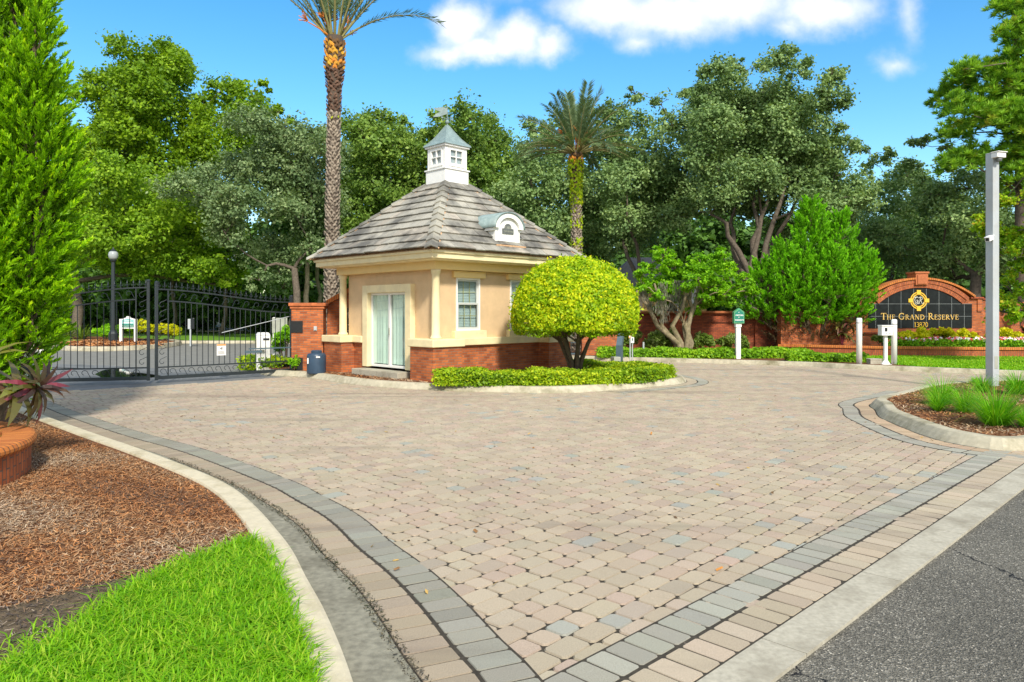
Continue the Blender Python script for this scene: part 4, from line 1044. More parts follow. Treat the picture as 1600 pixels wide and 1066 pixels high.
JB = thing('junction_box', 'small grey green junction box on short legs in front of the slate pedestal', 'junction box', (PX(962, 22.7), 22.7, .12), R(25))
MB().box(-.12, .12, -.1, .1, .14, .38).build('box', M['grey_box'], JB, bevel=.01); MB().box(-.08, -.03, -.04, .04, 0, .14).box(.03, .08, -.04, .04, 0, .14).build('leg', M['black'], JB)
SS = thing('small_sign', 'small white notice on a thin grey post beside the slate pedestal', 'sign', (PX(988, 22.9), 22.9, .12))
MB().tube([(0, 0, 0), (0, 0, 1.0)], .02, 8).build('post', M['galv'], SS); sp2 = MB().box(-.05, .05, -.035, -.022, .80, 1.02).build('plate', M['white'], SS)
MB().box(-.02, .02, -.0385, -.0355, .87, .95).build('pictogram', M['slate'], sp2)
SS2 = thing('small_sign', 'small red and white notice half hidden by the dome shaped bush', 'sign', (PX(984.5, 25.5), 25.5, .12))
MB().tube([(0, 0, 0), (0, 0, 1.1)], .02, 8).build('post', M['galv'], SS2); sp3 = MB().box(-.05, .05, -.035, -.022, .86, 1.03).build('plate', M['orange'], SS2)
MB().box(-.035, .0, -.0385, -.0355, .88, 1.0).build('marking', M['white'], sp3)
BO = thing('bollard', 'thin low grey stake standing in the hedge by the far wall', 'stake', (PX(1004, 28.6), 28.4, .1)); MB().tube([(0, 0, 0), (0, 0, .62)], .035, 8).build('post', M['galv'], BO)

Yc = 17.4
CP = thing('camera_pole', 'tall square grey steel pole with security cameras in the right kerbed island', 'pole', (PX(1550.5, Yc), Yc, .1), R(18))
pole_top = PZ(241, Yc) - .1
MB().box(-.098, .098, -.098, .098, .02, pole_top).box(-.102, .102, -.102, .102, pole_top, pole_top + .02).build('mast', M['galv'], CP, bevel=.012)
MB().box(-.17, .17, -.17, .17, 0, .022).build('base_plate', M['galv'], CP)
MB().box(-.05, .05, -.104, -.098, .45, .75).build('hand_hole_cover', M['grey_box'], CP, bevel=.004)
MB().tube([(.106, 0, pole_top - .3), (.108, .02, pole_top - 1.4), (.106, 0, pole_top - 2.0)], .008, 6).build('cable', M['black'], CP)
c1 = MB().box(-.17, .10, -.27, -.10, pole_top - .13, pole_top - .01).box(-.19, .12, -.30, -.10, pole_top - .01, pole_top + .012).build('camera', M['white'], CP, bevel=.012)
MB().lathe([(.03, 0), (.06, .01), (.07, .05), (.06, .08)], (-.05, -.2, pole_top - .22), 14).build('lens', M['bronze'], c1)
c1b = MB().box(.10, .20, -.04, .06, pole_top - .16, pole_top - .04).build('camera', M['white'], CP, bevel=.012)
zc_ = PZ(372, Yc) - .1
c2m = MB(); RMc = Matrix.Translation((-.10, -.06, zc_)) @ Matrix.Rotation(R(200), 4, 'Z') @ Matrix.Rotation(R(14), 4, 'Y')
c2m.box(0, .26, -.05, .05, -.045, .045, RMc).box(-.02, .29, -.06, .06, .046, .058, RMc).bar((-.05, 0, zc_ + .02), (-.1, -.06, zc_), .04).lathe([(.05, 0), (.07, .04), (.05, .09)], (.11, 0, zc_ + .02), 10)
c2 = c2m.build('camera', M['white'], CP); lm = MB(); lm.box(.261, .266, -.038, .038, -.035, .035, RMc); lm.build('lens', M['black'], c2)

# beyond the gate
KS = thing('gate_kiosk', 'white keypad kiosk seen through the right leaf of the iron gates', 'kiosk', (PX(411, 23.8), 23.8, .0), R(25))
MB().box(-.22, .22, -.2, .2, .0, 1.12).prism_xz([(-.22, 1.12), (.22, 1.12), (.16, 1.22), (-.16, 1.22)], -.2, .2).box(-.3, .02, -.36, -.2, .66, .71).build('cabinet', M['white'], KS, bevel=.02)
MB().box(-.02, .17, -.215, -.201, .98, 1.04).build('slot', M['black'], KS); MB().box(-.31, .0, -.375, -.2, .712, .725).build('shelf', M['black'], KS); MB().box(-.232, -.222, -.12, .12, .72, 1.02).build('screen', M['brass_grille'], KS)
BS = thing('sign_back', 'blank grey back of a rectangular sign seen through the iron gate', 'sign', (PX(437, 25.5), 25.5, 0), R(4))
MB().box(-.26, .26, -.01, .01, 1.15, 1.68).build('plate', M['grey_box'], BS, bevel=.006); MB().box(-.24, -.16, .012, .06, 0, 1.7).build('post', M['white'], BS)
KP = thing('keypad_post', 'small grey keypad on a thin post seen through the iron gates', 'keypad', (PX(299, 40), 40, 0))
MB().tube([(-.05, 0, 0), (-.05, 0, 1.1)], .05, 8).build('post', M['galv'], KP); MB().box(-.17, -.02, -.06, .06, .95, 1.5).build('box', M['galv'], KP); MB().box(-.02, .18, -.08, .04, .95, 1.55).build('keypad', M['black'], KP, bevel=.03)
IS = thing('community_sign', 'white framed green and pale blue sign on two posts on the island beyond the gate', 'sign', (PX(200.5, 42.0), 42.0, .12))
q = 42.0 / F
MB().box(-13.2 * q, -9.6 * q, -.06, .06, 0, 37 * q).build('post', M['white'], IS); MB().box(9.6 * q, 13.2 * q, -.06, .06, 0, 37 * q).build('post', M['white'], IS)
fr_ = MB().prism_xz([(-9.6 * q, 22 * q), (9.6 * q, 22 * q), (9.6 * q, 37 * q), (3 * q, 39 * q), (2.4 * q, 41 * q), (-2.4 * q, 41 * q), (-3 * q, 39 * q), (-9.6 * q, 37 * q)], -.05, .05).build('frame', M['white'], IS)
MB().prism_xz([(-9.3 * q, 29 * q), (9.3 * q, 29 * q), (9.3 * q, 35.6 * q), (0, 37.5 * q), (-9.3 * q, 35.6 * q)], -.058, -.051).build('upper_panel', M['teal_pale'], fr_)
MB().box(-9.3 * q, 9.3 * q, -.058, -.051, 23.7 * q, 28.9 * q).build('lower_panel', M['green_sign'], fr_)
add_text('Please Drive Slow', .085, M['white'], fr_, (0, -.062, 26 * q), ext=.002); ub_ = MB().box(-5 * q, 5 * q, -.062, -.059, 33.6 * q, 34.4 * q).box(-7.5 * q, 7.5 * q, -.062, -.059, 30.4 * q, 32 * q).build('faded_lines', M['white'], fr_)
SL_ = thing('street_lamp', 'black street lamp post with a frosted acorn globe behind the iron gates', 'street lamp', (PX(177, 43.0), 43.0, .1))
zl_ = PZ(406, 43) - .1
MB().lathe([(.26, 0), (.26, .5), (.2, .62), (.13, .7), (.115, 3.0), (.10, zl_ - .15), (.15, zl_ - .1), (.19, zl_)], n=16).build('post', M['iron'], SL_)
MB().lathe([(.17, 0), (.25, .12), (.27, .28), (.24, .42), (.17, .5)], (0, 0, zl_ + .002), 18).build('globe', M['globe'], SL_, smooth=True)
MB().lathe([(.2, .5), (.13, .56), (.05, .62), (.03, .72)], (0, 0, zl_ + .003), 14).build('cap', M['iron'], SL_)

# house beyond the wall
HS = thing('house', 'house with a grey roof and yellow wall glimpsed beyond the brick wall', 'house', (10.2, 52, 0))
MB().box(-3.2, 3.6, 0, 7, 0, 3.6).build('wall', pm('yellow_wall', (.55, .36, .12), .8, .06, 3), HS)
rfm = MB(); rfm.add([(-3.7, -.6, 3.6), (4.1, -.6, 3.6), (4.1, 7.6, 3.6), (-3.7, 7.6, 3.6), (-1.2, 3.5, 6.0), (1.6, 3.5, 6.0)], [(0, 1, 5, 4), (1, 2, 5), (2, 3, 4, 5), (3, 0, 4), (3, 2, 1, 0)])
rfm.build('roof', pm('grey_shingle', (.20, .19, .18), .9, .2, 9, .4, 20), HS)
for xx in (-1.8, 1.0): 
    wn = MB().box(xx - .6, xx + .6, -.06, .02, 1.0, 2.5).build('window', M['white'], HS); MB().box(xx - .5, xx + .5, -.075, -.062, 1.1, 2.4).build('pane', M['granite'], wn)
MB().box(2.5, 2.8, -.3, 0, 0, 3.5).build('column', M['white'], HS)
# ================================================================== plants
LM = {}
LM['dome'] = leafmat('leaf_dome', [(0.138, 0.283, 0.006), (0.304, 0.489, 0.008), (0.552, 0.67, 0.012), (0.8, 0.773, 0.02)], .4)
LM['hedge'] = leafmat('leaf_hedge', [(0.084, 0.175, 0.008), (0.196, 0.35, 0.008), (0.364, 0.5, 0.012), (0.56, 0.625, 0.02)], .35)
LM['hedge_far'] = leafmat('leaf_hedge_far', [(0.091, 0.225, 0.01), (0.208, 0.425, 0.012), (0.364, 0.575, 0.02)], .35)
LM['juniper'] = leafmat('leaf_juniper', [(0.05, 0.127, 0.004), (0.149, 0.346, 0.006), (0.323, 0.619, 0.006), (0.595, 0.8, 0.012)], .38)
LM['conifer'] = leafmat('leaf_conifer', [(0.088, 0.218, 0.008), (0.173, 0.477, 0.012), (0.348, 0.756, 0.015)], .35)
LM['brown'] = leafmat('dry_twig', [(.08, .05, .03), (.12, .09, .04), (.07, .09, .03)], .2)
LM['bright'] = leafmat('leaf_bright', [(0.083, 0.184, 0.012), (0.2, 0.352, 0.015), (0.333, 0.505, 0.02)], .4)
LM['mid'] = leafmat('leaf_mid', [(0.106, 0.215, 0.017), (0.234, 0.41, 0.022), (0.404, 0.587, 0.033)], .4)
LM['oak'] = leafmat('leaf_oak', [(0.095, 0.174, 0.061), (0.197, 0.314, 0.102), (0.376, 0.503, 0.189)], .3)
LM['grey_oak'] = leafmat('leaf_grey_oak', [(0.09, 0.154, 0.059), (0.178, 0.27, 0.105), (0.339, 0.432, 0.194)], .3)
LM['green_oak'] = leafmat('leaf_green_oak', [(0.084, 0.161, 0.032), (0.178, 0.304, 0.048), (0.336, 0.466, 0.088)], .35)
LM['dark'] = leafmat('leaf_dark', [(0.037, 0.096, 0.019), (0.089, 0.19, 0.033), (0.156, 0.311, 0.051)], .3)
LM['lig'] = leafmat('leaf_ligustrum', [(0.086, 0.248, 0.008), (0.2, 0.468, 0.01), (0.372, 0.66, 0.015)], .4)
LM['pine'] = leafmat('leaf_pine', [(0.084, 0.216, 0.014), (0.184, 0.389, 0.024), (0.332, 0.562, 0.036), (0.366, 0.302, 0.036)], .3)
LM['yellowtree'] = leafmat('leaf_yellow_green', [(0.108, 0.26, 0.01), (0.243, 0.442, 0.015), (0.432, 0.624, 0.02), (0.54, 0.39, 0.03)], .4)
LM['palm'] = leafmat('leaf_palm', [(0.062, 0.117, 0.054), (0.125, 0.195, 0.09), (0.213, 0.286, 0.132)], .25, .4)
LM['vine'] = leafmat('leaf_vine', [(0.182, 0.35, 0.01), (0.39, 0.55, 0.012), (0.624, 0.65, 0.02)], .4)
LM['yshrub'] = leafmat('leaf_yellow', [(0.23, 0.345, 0.01), (0.552, 0.575, 0.012), (0.782, 0.713, 0.02)], .4)
LM['clump'] = leafmat('leaf_clump', [(0.055, 0.225, 0.01), (0.124, 0.405, 0.012), (0.248, 0.57, 0.016), (0.497, 0.57, 0.06)], .4)
LM['ti'] = leafmat('leaf_ti', [(.035, .02, .018), (.09, .05, .03), (.12, .12, .03), (.18, .06, .06), (.32, .05, .08)], .3, .35, .5)
LM['ti_green'] = leafmat('leaf_ti_green', [(.05, .08, .02), (.14, .16, .03), (.16, .06, .05), (.22, .24, .04)], .3, .35, .5)
LM['varieg'] = leafmat('leaf_variegated', [(.07, .13, .015), (.16, .26, .03), (.34, .40, .14)], .35)
LM['bed'] = leafmat('leaf_bed', [(0.091, 0.25, 0.01), (0.195, 0.45, 0.015), (0.364, 0.6, 0.02)], .4)
LM['moss'] = leafmat('spanish_moss', [(.16, .16, .12), (.26, .25, .19)], .3)
M['stem'] = pm('stem_brown', (.10, .075, .045), .9, .3, 14, .5, 40)
M['stem_pale'] = pm('stem_pale', (.26, .21, .13), .9, .35, 9, .6, 30, .1, stain=(.12, .13, .04), stain_scale=3)

DENS = 1.75
def rdir(n, rng, zmin=-1.0):
    z = rng.uniform(zmin, 1, n); a = rng.random(n) * 2 * math.pi; s = np.sqrt(1 - z * z)
    return np.c_[s * np.cos(a), s * np.sin(a), z]
def lump_leaves(lumps, dens, nleaf, leaf, rng, sub=.32, flat=.75, inner=.35, upw=.5, minsub=4):
    C = []; N = []; RN = []
    for (x, y, z, r) in lumps:
        ns = max(minsub, int(dens * r * r))
        d = rdir(ns, rng, -.75); rad = r * (inner + (1 - inner) * rng.random(ns) ** .45)
        sc_ = np.array((x, y, z)) + d * rad[:, None] * np.array((1, 1, .85))
        sr = sub * min(1.3, max(.5, r)) * rng.uniform(.6, 1.5, ns)
        tone = rng.normal(0, .13, ns) + rng.normal(0, .05)
        for k in range(ns):
            m = max(3, int(nleaf * rng.uniform(.6, 1.4)))
            g = rng.normal(size=(m, 3)) * sr[k] * np.array((.62, .62, .62 * flat))
            C.append(sc_[k] + g); N.append(d[k] * .55 + rng.normal(size=(m, 3)) * .6 + np.array((0, 0, upw)))
            RN.append(np.clip(.5 + tone[k] + rng.normal(0, .2, m), 0, 1))
    C = np.concatenate(C); N = nrm(np.concatenate(N)); RN = np.concatenate(RN)
    n = len(C); s = rng.uniform(.65, 1.35, n)
    return leaf_quads(C, N, leaf[0] * s, leaf[1] * s, rng=rng), RN
def limb(a, b, rng, bend=.12, n=6):
    a, b = np.array(a, float), np.array(b, float); L = np.linalg.norm(b - a)
    t = np.linspace(0, 1, n)[:, None]; o = rng.normal(size=3) * L * bend
    p = a + (b - a) * t + o * np.sin(np.pi * t) + np.array((0, 0, 1)) * L * .10 * np.sin(np.pi * t)
    p[1:-1] += rng.normal(size=(n - 2, 3)) * L * .02
    return [tuple(q) for q in p]
def tree_px(name, label, cat, bpx, Y, lumps, mat, leaf=(.26, .17), dens=9, nleaf=36, tr=.25, fork=None, depth=2.6, back=.5, seed=1, sub=.34, bark='bark', group=None, base_z=0, flat=.75, inner=.35, twigs=True, lean=0, main=0):
    rng = np.random.default_rng(seed); k = Y / F; bx = PX(bpx, Y)
    t = thing(name, label, cat, (bx, Y, base_z), 0, group)
    L = []
    for (px, py, r) in lumps:
        L.append((PX(px, Y) - bx, rng.uniform(-1, .8) * depth, PZ(py, Y) - base_z, r * k * rng.uniform(.85, 1.1)))
    for (px, py, r) in lumps:
        if rng.random() < back + .25: L.append((PX(px, Y) - bx + rng.normal(0, .6), depth * rng.uniform(.8, 1.8), PZ(py, Y) - base_z - rng.random() * .8, r * k * 1.05))
    V, rn = lump_leaves(L, dens * DENS, nleaf * 1.55, (leaf[0] * .86, leaf[1] * .88), rng, sub=sub, flat=flat, inner=inner)
    fz = (PZ(fork, Y) - base_z) if fork else np.mean([l[2] for l in L]) * .55
    mb = MB(); top = (lean, 0, fz)
    tp = limb((0, 0, -.1), top, rng, .03, 6); mb.tube(tp, [tr * 1.35] + [tr * (1.0 - .25 * i / 5) for i in range(1, 6)], 9)
    order = sorted(range(len(L)), key=lambda i: L[i][2])
    forks = [(top, tr * .75)]
    if main:
        low = (0, 0, fz * .8); pick = sorted(range(len(lumps)), key=lambda i: L[i][0])[::max(1, len(lumps) // main)]
        for i in pick:
            x, y, z, r = L[i]; path = limb(low, (x * .62, y * .4 + 1.2, low[2] + (z - low[2]) * .6), rng, .07, 7); r0 = tr * rng.uniform(.45, .62)
            mb.tube(path, [r0 * (1 - .72 * q / 6) for q in range(7)], 7, cap=False); forks += [(path[3], r0 * .6), (path[6], r0 * .3)]
    for i in order:
        x, y, z, r = L[i]
        p, rr = min(forks, key=lambda f: (f[0][0] - x) ** 2 + (f[0][1] - y) ** 2 + (f[0][2] - z) ** 2 * .7 + (3 if f[0][2] > z else 0))
        path = limb(p, (x, y, z), rng, .10, 6); r0 = min(rr * .62, tr * .6); r1 = max(.02, r0 * .45)
        mb.tube(path, [r0 + (r1 - r0) * q / 5 for q in range(6)], 6, cap=False)
        forks.append((path[3], r0 * .85)); forks.append((path[5], r1 * 1.3))
        if twigs:
            for q in range(3):
                d = rdir(1, rng, -.2)[0]; mb.tube(limb((x, y, z), (x + d[0] * r * .9, y + d[1] * r * .9, z + d[2] * r * .8), rng, .1, 4), [.03, .022, .016, .01], 4, cap=False)
    mb.build('trunk', M[bark], t, smooth=True)
    link('crown', quad_mesh(V, rn, name='crown'), LM[mat], t)
    return t

OAK = 'oak_tree'
tree_px('broadleaf_tree', 'tallest bright green tree on the left, rising behind the spreading oak', 'tree', 275, 66,
        [(150, 130, 33), (200, 110, 40), (250, 92, 36), (282, 108, 26), (178, 172, 48), (240, 160, 50), (292, 165, 34), (150, 212, 45), (222, 220, 55), (288, 222, 42), (160, 260, 50), (262, 270, 50), (205, 88, 22), (262, 76, 18), (135, 150, 24)],
        'bright', (.36, .24), 5, 40, .32, 300, 3.6, .6, 21, bark='bark_light', sub=.45)
tree_px('pine_tree', 'thin topped pale green tree standing between the tallest tree and the tall palm', 'tree', 372, 62,
        [(378, 146, 26), (408, 160, 22), (345, 148, 22), (365, 192, 34), (402, 205, 32), (432, 168, 11), (335, 200, 28), (385, 240, 38), (325, 170, 24), (440, 182, 8), (418, 140, 12)],
        'bright', (.36, .22), 5, 34, .22, 320, 2.8, .5, 22, bark='bark_light', sub=.4)
tree_px(OAK, 'wide spreading light green oak with a leaning limb behind the left gate leaf', 'tree', 118, 50,
        [(150, 330, 40), (200, 300, 45), (252, 312, 45), (300, 342, 38), (330, 376, 33), (345, 412, 22), (180, 370, 45), (240, 372, 45), (290, 402, 33), (140, 400, 33), (220, 280, 32), (312, 430, 16), (336, 440, 14), (160, 284, 36), (260, 410, 26), (210, 415, 24), (100, 350, 40), (110, 300, 34)],
        'mid', (.27, .18), 8, 40, .36, 440, 3.2, .6, 23, sub=.4)
tree_px(OAK, 'grey green oak between the tall palm and the spreading light green oak', 'tree', 460, 47,
        [(400, 200, 36), (450, 208, 34), (490, 228, 34), (350, 258, 38), (410, 260, 45), (470, 270, 40), (300, 268, 32), (330, 312, 42), (400, 330, 45), (460, 332, 38), (505, 300, 24), (420, 388, 33), (378, 372, 28), (430, 428, 24), (490, 392, 26), (500, 200, 20), (290, 300, 26), (415, 440, 18), (520, 240, 26)],
        'grey_oak', (.23, .15), 9, 42, .26, 420, 3, .6, 24, sub=.36)
tree_px(OAK, 'green oak whose top shows right of the tall palm trunk', 'tree', 600, 58,
        [(560, 210, 33), (600, 198, 26), (585, 240, 45), (548, 270, 45), (622, 240, 38), (640, 212, 22), (600, 300, 50), (548, 340, 45), (642, 290, 40), (580, 380, 45), (650, 330, 40), (575, 190, 18), (630, 195, 14), (540, 400, 40)],
        'green_oak', (.28, .19), 7, 40, .3, 430, 3, .5, 25, sub=.42)
tree_px(OAK, 'green oak directly behind the white cupola', 'tree', 735, 56,
        [(688, 202, 28), (740, 200, 32), (776, 214, 26), (720, 240, 45), (770, 262, 40), (680, 250, 35), (802, 250, 26), (740, 300, 50), (690, 300, 40), (792, 312, 40), (760, 360, 40), (694, 172, 10), (700, 186, 14), (758, 184, 16), (665, 215, 20), (725, 182, 12)],
        'green_oak', (.28, .19), 7, 40, .3, 430, 3, .5, 26, sub=.42)
tree_px(OAK, 'dark oak left of the vine covered palm', 'tree', 850, 50,
        [(842, 258, 36), (830, 300, 45), (800, 332, 40), (866, 222, 32), (880, 290, 40), (938, 250, 42), (930, 322, 50), (860, 352, 45), (920, 384, 45), (792, 292, 22), (830, 200, 18), (900, 205, 26)],
        'oak', (.25, .16), 8, 40, .3, 440, 2.8, .6, 27, sub=.38)
tree_px(OAK, 'dark oak between the vine covered palm and the biggest oak', 'tree', 1000, 46,
        [(965, 172, 24), (1000, 192, 34), (1040, 222, 33), (958, 212, 33), (1010, 252, 50), (970, 292, 45), (1052, 282, 45), (1020, 330, 45), (972, 350, 36), (1072, 320, 36), (1040, 350, 30), (985, 160, 16), (1020, 180, 16), (945, 190, 18)],
        'oak', (.23, .15), 9, 42, .3, 440, 2.8, .6, 28, sub=.36)
tree_px(OAK, 'biggest oak with a domed crown and forking trunk right of centre', 'tree', 1174, 42,
        [(1100, 132, 22), (1140, 125, 28), (1190, 122, 28), (1240, 118, 18), (1268, 142, 20), (1120, 170, 40), (1180, 170, 45), (1240, 175, 42), (1290, 192, 28), (1098, 216, 36), (1160, 230, 45), (1230, 230, 45), (1290, 236, 40), (1328, 226, 16), (1110, 270, 38), (1172, 282, 40), (1240, 282, 42), (1300, 286, 38), (1112, 312, 28), (1072, 258, 26), (1322, 320, 26), (1262, 330, 30), (1160, 150, 34), (1215, 145, 34), (1085, 165, 24), (1265, 175, 30), (1200, 200, 40), (1305, 240, 30), (1085, 125, 10), (1252, 103, 8), (1150, 105, 14), (1205, 104, 14), (1310, 205, 14)],
        'oak', (.20, .135), 13, 54, .42, 425, 2.8, .75, 29, sub=.36, main=6, bark='bark')
tree_px(OAK, 'loose dark oak with gaps of sky right of the biggest oak', 'tree', 1390, 50,
        [(1350, 265, 18), (1388, 285, 26), (1428, 276, 26), (1370, 322, 36), (1430, 322, 38), (1350, 370, 42), (1420, 372, 42), (1400, 412, 36), (1468, 300, 32), (1340, 240, 12), (1365, 250, 10), (1450, 262, 18)],
        'oak', (.24, .16), 7, 38, .3, 440, 2.8, .5, 30, sub=.36)
tree_px(OAK, 'dark oak with low arching limbs behind the entrance sign', 'tree', 1525, 42,
        [(1482, 302, 33), (1522, 292, 38), (1572, 302, 45), (1462, 352, 38), (1522, 352, 48), (1582, 372, 50), (1482, 398, 38), (1552, 408, 42), (1622, 330, 45), (1650, 390, 40), (1440, 385, 22), (1435, 222, 7), (1455, 218, 9), (1480, 230, 12), (1505, 250, 18)],
        'oak', (.21, .14), 9, 42, .36, 430, 2.8, .5, 31, sub=.34)
# far woodland behind everything: one mass
rng = np.random.default_rng(5)
L = []
for i in range(760):
    Yw = rng.uniform(72, 98); x = rng.uniform(-1.2, 1.05) * Yw; pxx = 800 + F * x / Yw
    topz = (15 if pxx < 560 else 13.5 if pxx < 1100 else 10.5) * Yw / 80; L.append((x, Yw, rng.uniform(.5, topz), rng.uniform(1.8, 3.4)))
for i in range(380):
    Yw = rng.uniform(58, 66); x = rng.uniform(-1.15, .9) * Yw; L.append((x, Yw, rng.uniform(.3, 5.2), rng.uniform(1.2, 2.2)))
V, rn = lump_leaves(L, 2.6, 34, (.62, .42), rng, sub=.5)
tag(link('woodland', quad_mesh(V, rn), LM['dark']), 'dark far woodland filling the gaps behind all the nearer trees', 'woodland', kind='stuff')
# slim forest trunks seen through the gate
for q, (px, Y_, r_, lab) in enumerate(((482, 52, .2, 'slim straight trunked tree just left of the tall palm'), (493, 55, .17, 'thinner pale trunked tree next to the tall palm'), (345, 55, .16, 'slim dark trunked tree in the shade behind the right gate leaf'), (268, 56, .15, 'slim dark trunked tree in the shade behind the gap of the gates'), (52, 54, .2, 'slim tree in the shade behind the tall juniper'))):
    tree_px('woodland_tree', lab, 'tree', px, Y_, [(px - 18, 372 - 10 * q % 30, 24), (px + 14, 350, 26), (px, 320, 28), (px + 22, 385, 18)], 'green_oak' if q % 2 else 'dark', (.26, .17), 6, 30, r_, 400, 1.6, .3, 50 + q, sub=.4, bark='bark_light' if q < 2 else 'bark')
# slash pine at the right edge
def pine(label, bpx, Y, tufts, seed, m='pine', tr=.25):
    rng = np.random.default_rng(seed); bx = PX(bpx, Y); t = thing('pine_tree', label, 'tree', (bx, Y, 0))
    k = Y / F; mb = MB(); topz = PZ(-70, Y); mb.tube([(0, 0, -.1), (.1, 0, topz * .4), (-.1, .1, topz * .75), (0, 0, topz)], [tr * 1.2, tr, tr * .7, tr * .3], 8)
    C = []; N = []; T = []; RN = []
    for (px, py, r) in tufts:
        r *= 1.22; x, y, z, rr = PX(px, Y) - bx, rng.uniform(-1.6, 1.6), PZ(py, Y), r * k
        zt = min(topz, max(1, z - rng.uniform(.3, 1.6)))
        mb.tube(limb((0, 0, zt), (x, y, z), rng, .08, 5), [.07, .055, .045, .03, .02], 5, cap=False)
        for j in range(int(42 * rr * rr) + 9):
            d = rdir(1, rng, -.7)[0]; c = np.array((x, y, z)) + d * rr * rng.random() ** .5 * np.array((1, 1, .75))
            m_ = 34; dd = nrm(rdir(m_, rng, -.5) + np.array((0, 0, .45)) + d * .5); tone = np.clip(rng.normal(.4, .18), 0, 1)
            ln_ = rng.uniform(.22, .40, m_); C.append(c + dd * ln_[:, None] * .5); T.append(dd); N.append(rng.normal(size=(m_, 3))); RN.append(np.clip(tone + rng.normal(0, .12, m_), 0, .92) + (rng.random(m_) > .985) * .08)
    C = np.concatenate(C); T = nrm(np.concatenate(T)); N = np.concatenate(N); N = nrm(N - T * np.sum(N * T, 1, keepdims=True)); RN = np.concatenate(RN)
    mb.build('trunk', M['bark'], t, smooth=True)
    link('crown', quad_mesh(leaf_quads(C, N, rng.uniform(.30, .46, len(C)), .05, T, rng), RN), LM[m], t); return t
pine('tall pine with tufted olive needles rising at the right edge', 1592, 38, [(1560, 18, 20), (1585, 8, 28), (1600, 55, 34), (1575, 75, 16), (1530, 108, 26), (1500, 118, 18), (1478, 124, 15), (1550, 135, 26), (1510, 158, 28), (1585, 150, 34), (1488, 192, 26), (1530, 200, 32), (1570, 215, 30), (1600, 235, 40), (1480, 262, 22), (1512, 248, 26), (1545, 240, 20), (1620, 100, 40), (1630, 180, 40), (1470, 168, 12), (1560, 180, 22), (1610, -10, 40), (1640, 40, 40), (1620, 290, 34), (1585, 100, 34), (1610, 130, 36), (1575, 180, 30), (1600, 195, 36), (1580, 250, 34), (1560, 60, 24), (1540, 160, 24), (1570, 110, 26), (1600, 20, 34), (1520, 130, 22), (1505, 205, 24), (1550, 175, 24), (1500, 140, 20), (1575, 285, 30)], 61)
tree_px('broadleaf_tree', 'yellow green tree with orange tinged leaves cut off by the right edge', 'tree', 1650, 24,
        [(1618, 285, 20), (1612, 335, 20), (1622, 380, 30), (1612, 420, 18), (1628, 452, 26), (1650, 320, 36), (1655, 400, 36), (1606, 450, 10), (1606, 380, 12), (1650, 270, 24), (1612, 360, 20), (1618, 310, 20), (1625, 262, 14), (1618, 400, 18)],
        'yellowtree', (.13, .085), 40, 50, .13, 470, .9, .6, 32, sub=.2)

# ---------------------------------------------------------------- feathery junipers
def plumes(base_pts, dirs, lens, nl, leaf, rng, spread=.13, droop=0):
    C = []; T = []; RN = []
    for p, d, l in zip(base_pts, dirs, lens):
        m = max(6, int(nl * l)); t = rng.random(m) ** .8
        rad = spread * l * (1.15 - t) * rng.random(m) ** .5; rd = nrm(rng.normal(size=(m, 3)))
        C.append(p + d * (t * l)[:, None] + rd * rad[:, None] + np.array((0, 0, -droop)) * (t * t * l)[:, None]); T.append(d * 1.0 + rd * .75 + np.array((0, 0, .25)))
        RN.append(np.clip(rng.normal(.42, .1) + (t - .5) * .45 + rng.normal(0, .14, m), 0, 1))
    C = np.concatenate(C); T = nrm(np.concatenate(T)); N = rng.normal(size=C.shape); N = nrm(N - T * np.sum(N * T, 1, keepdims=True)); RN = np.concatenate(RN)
    s = rng.uniform(.6, 1.3, len(C)); return leaf_quads(C, N, leaf[0] * s, leaf[1] * s, T, rng), RN
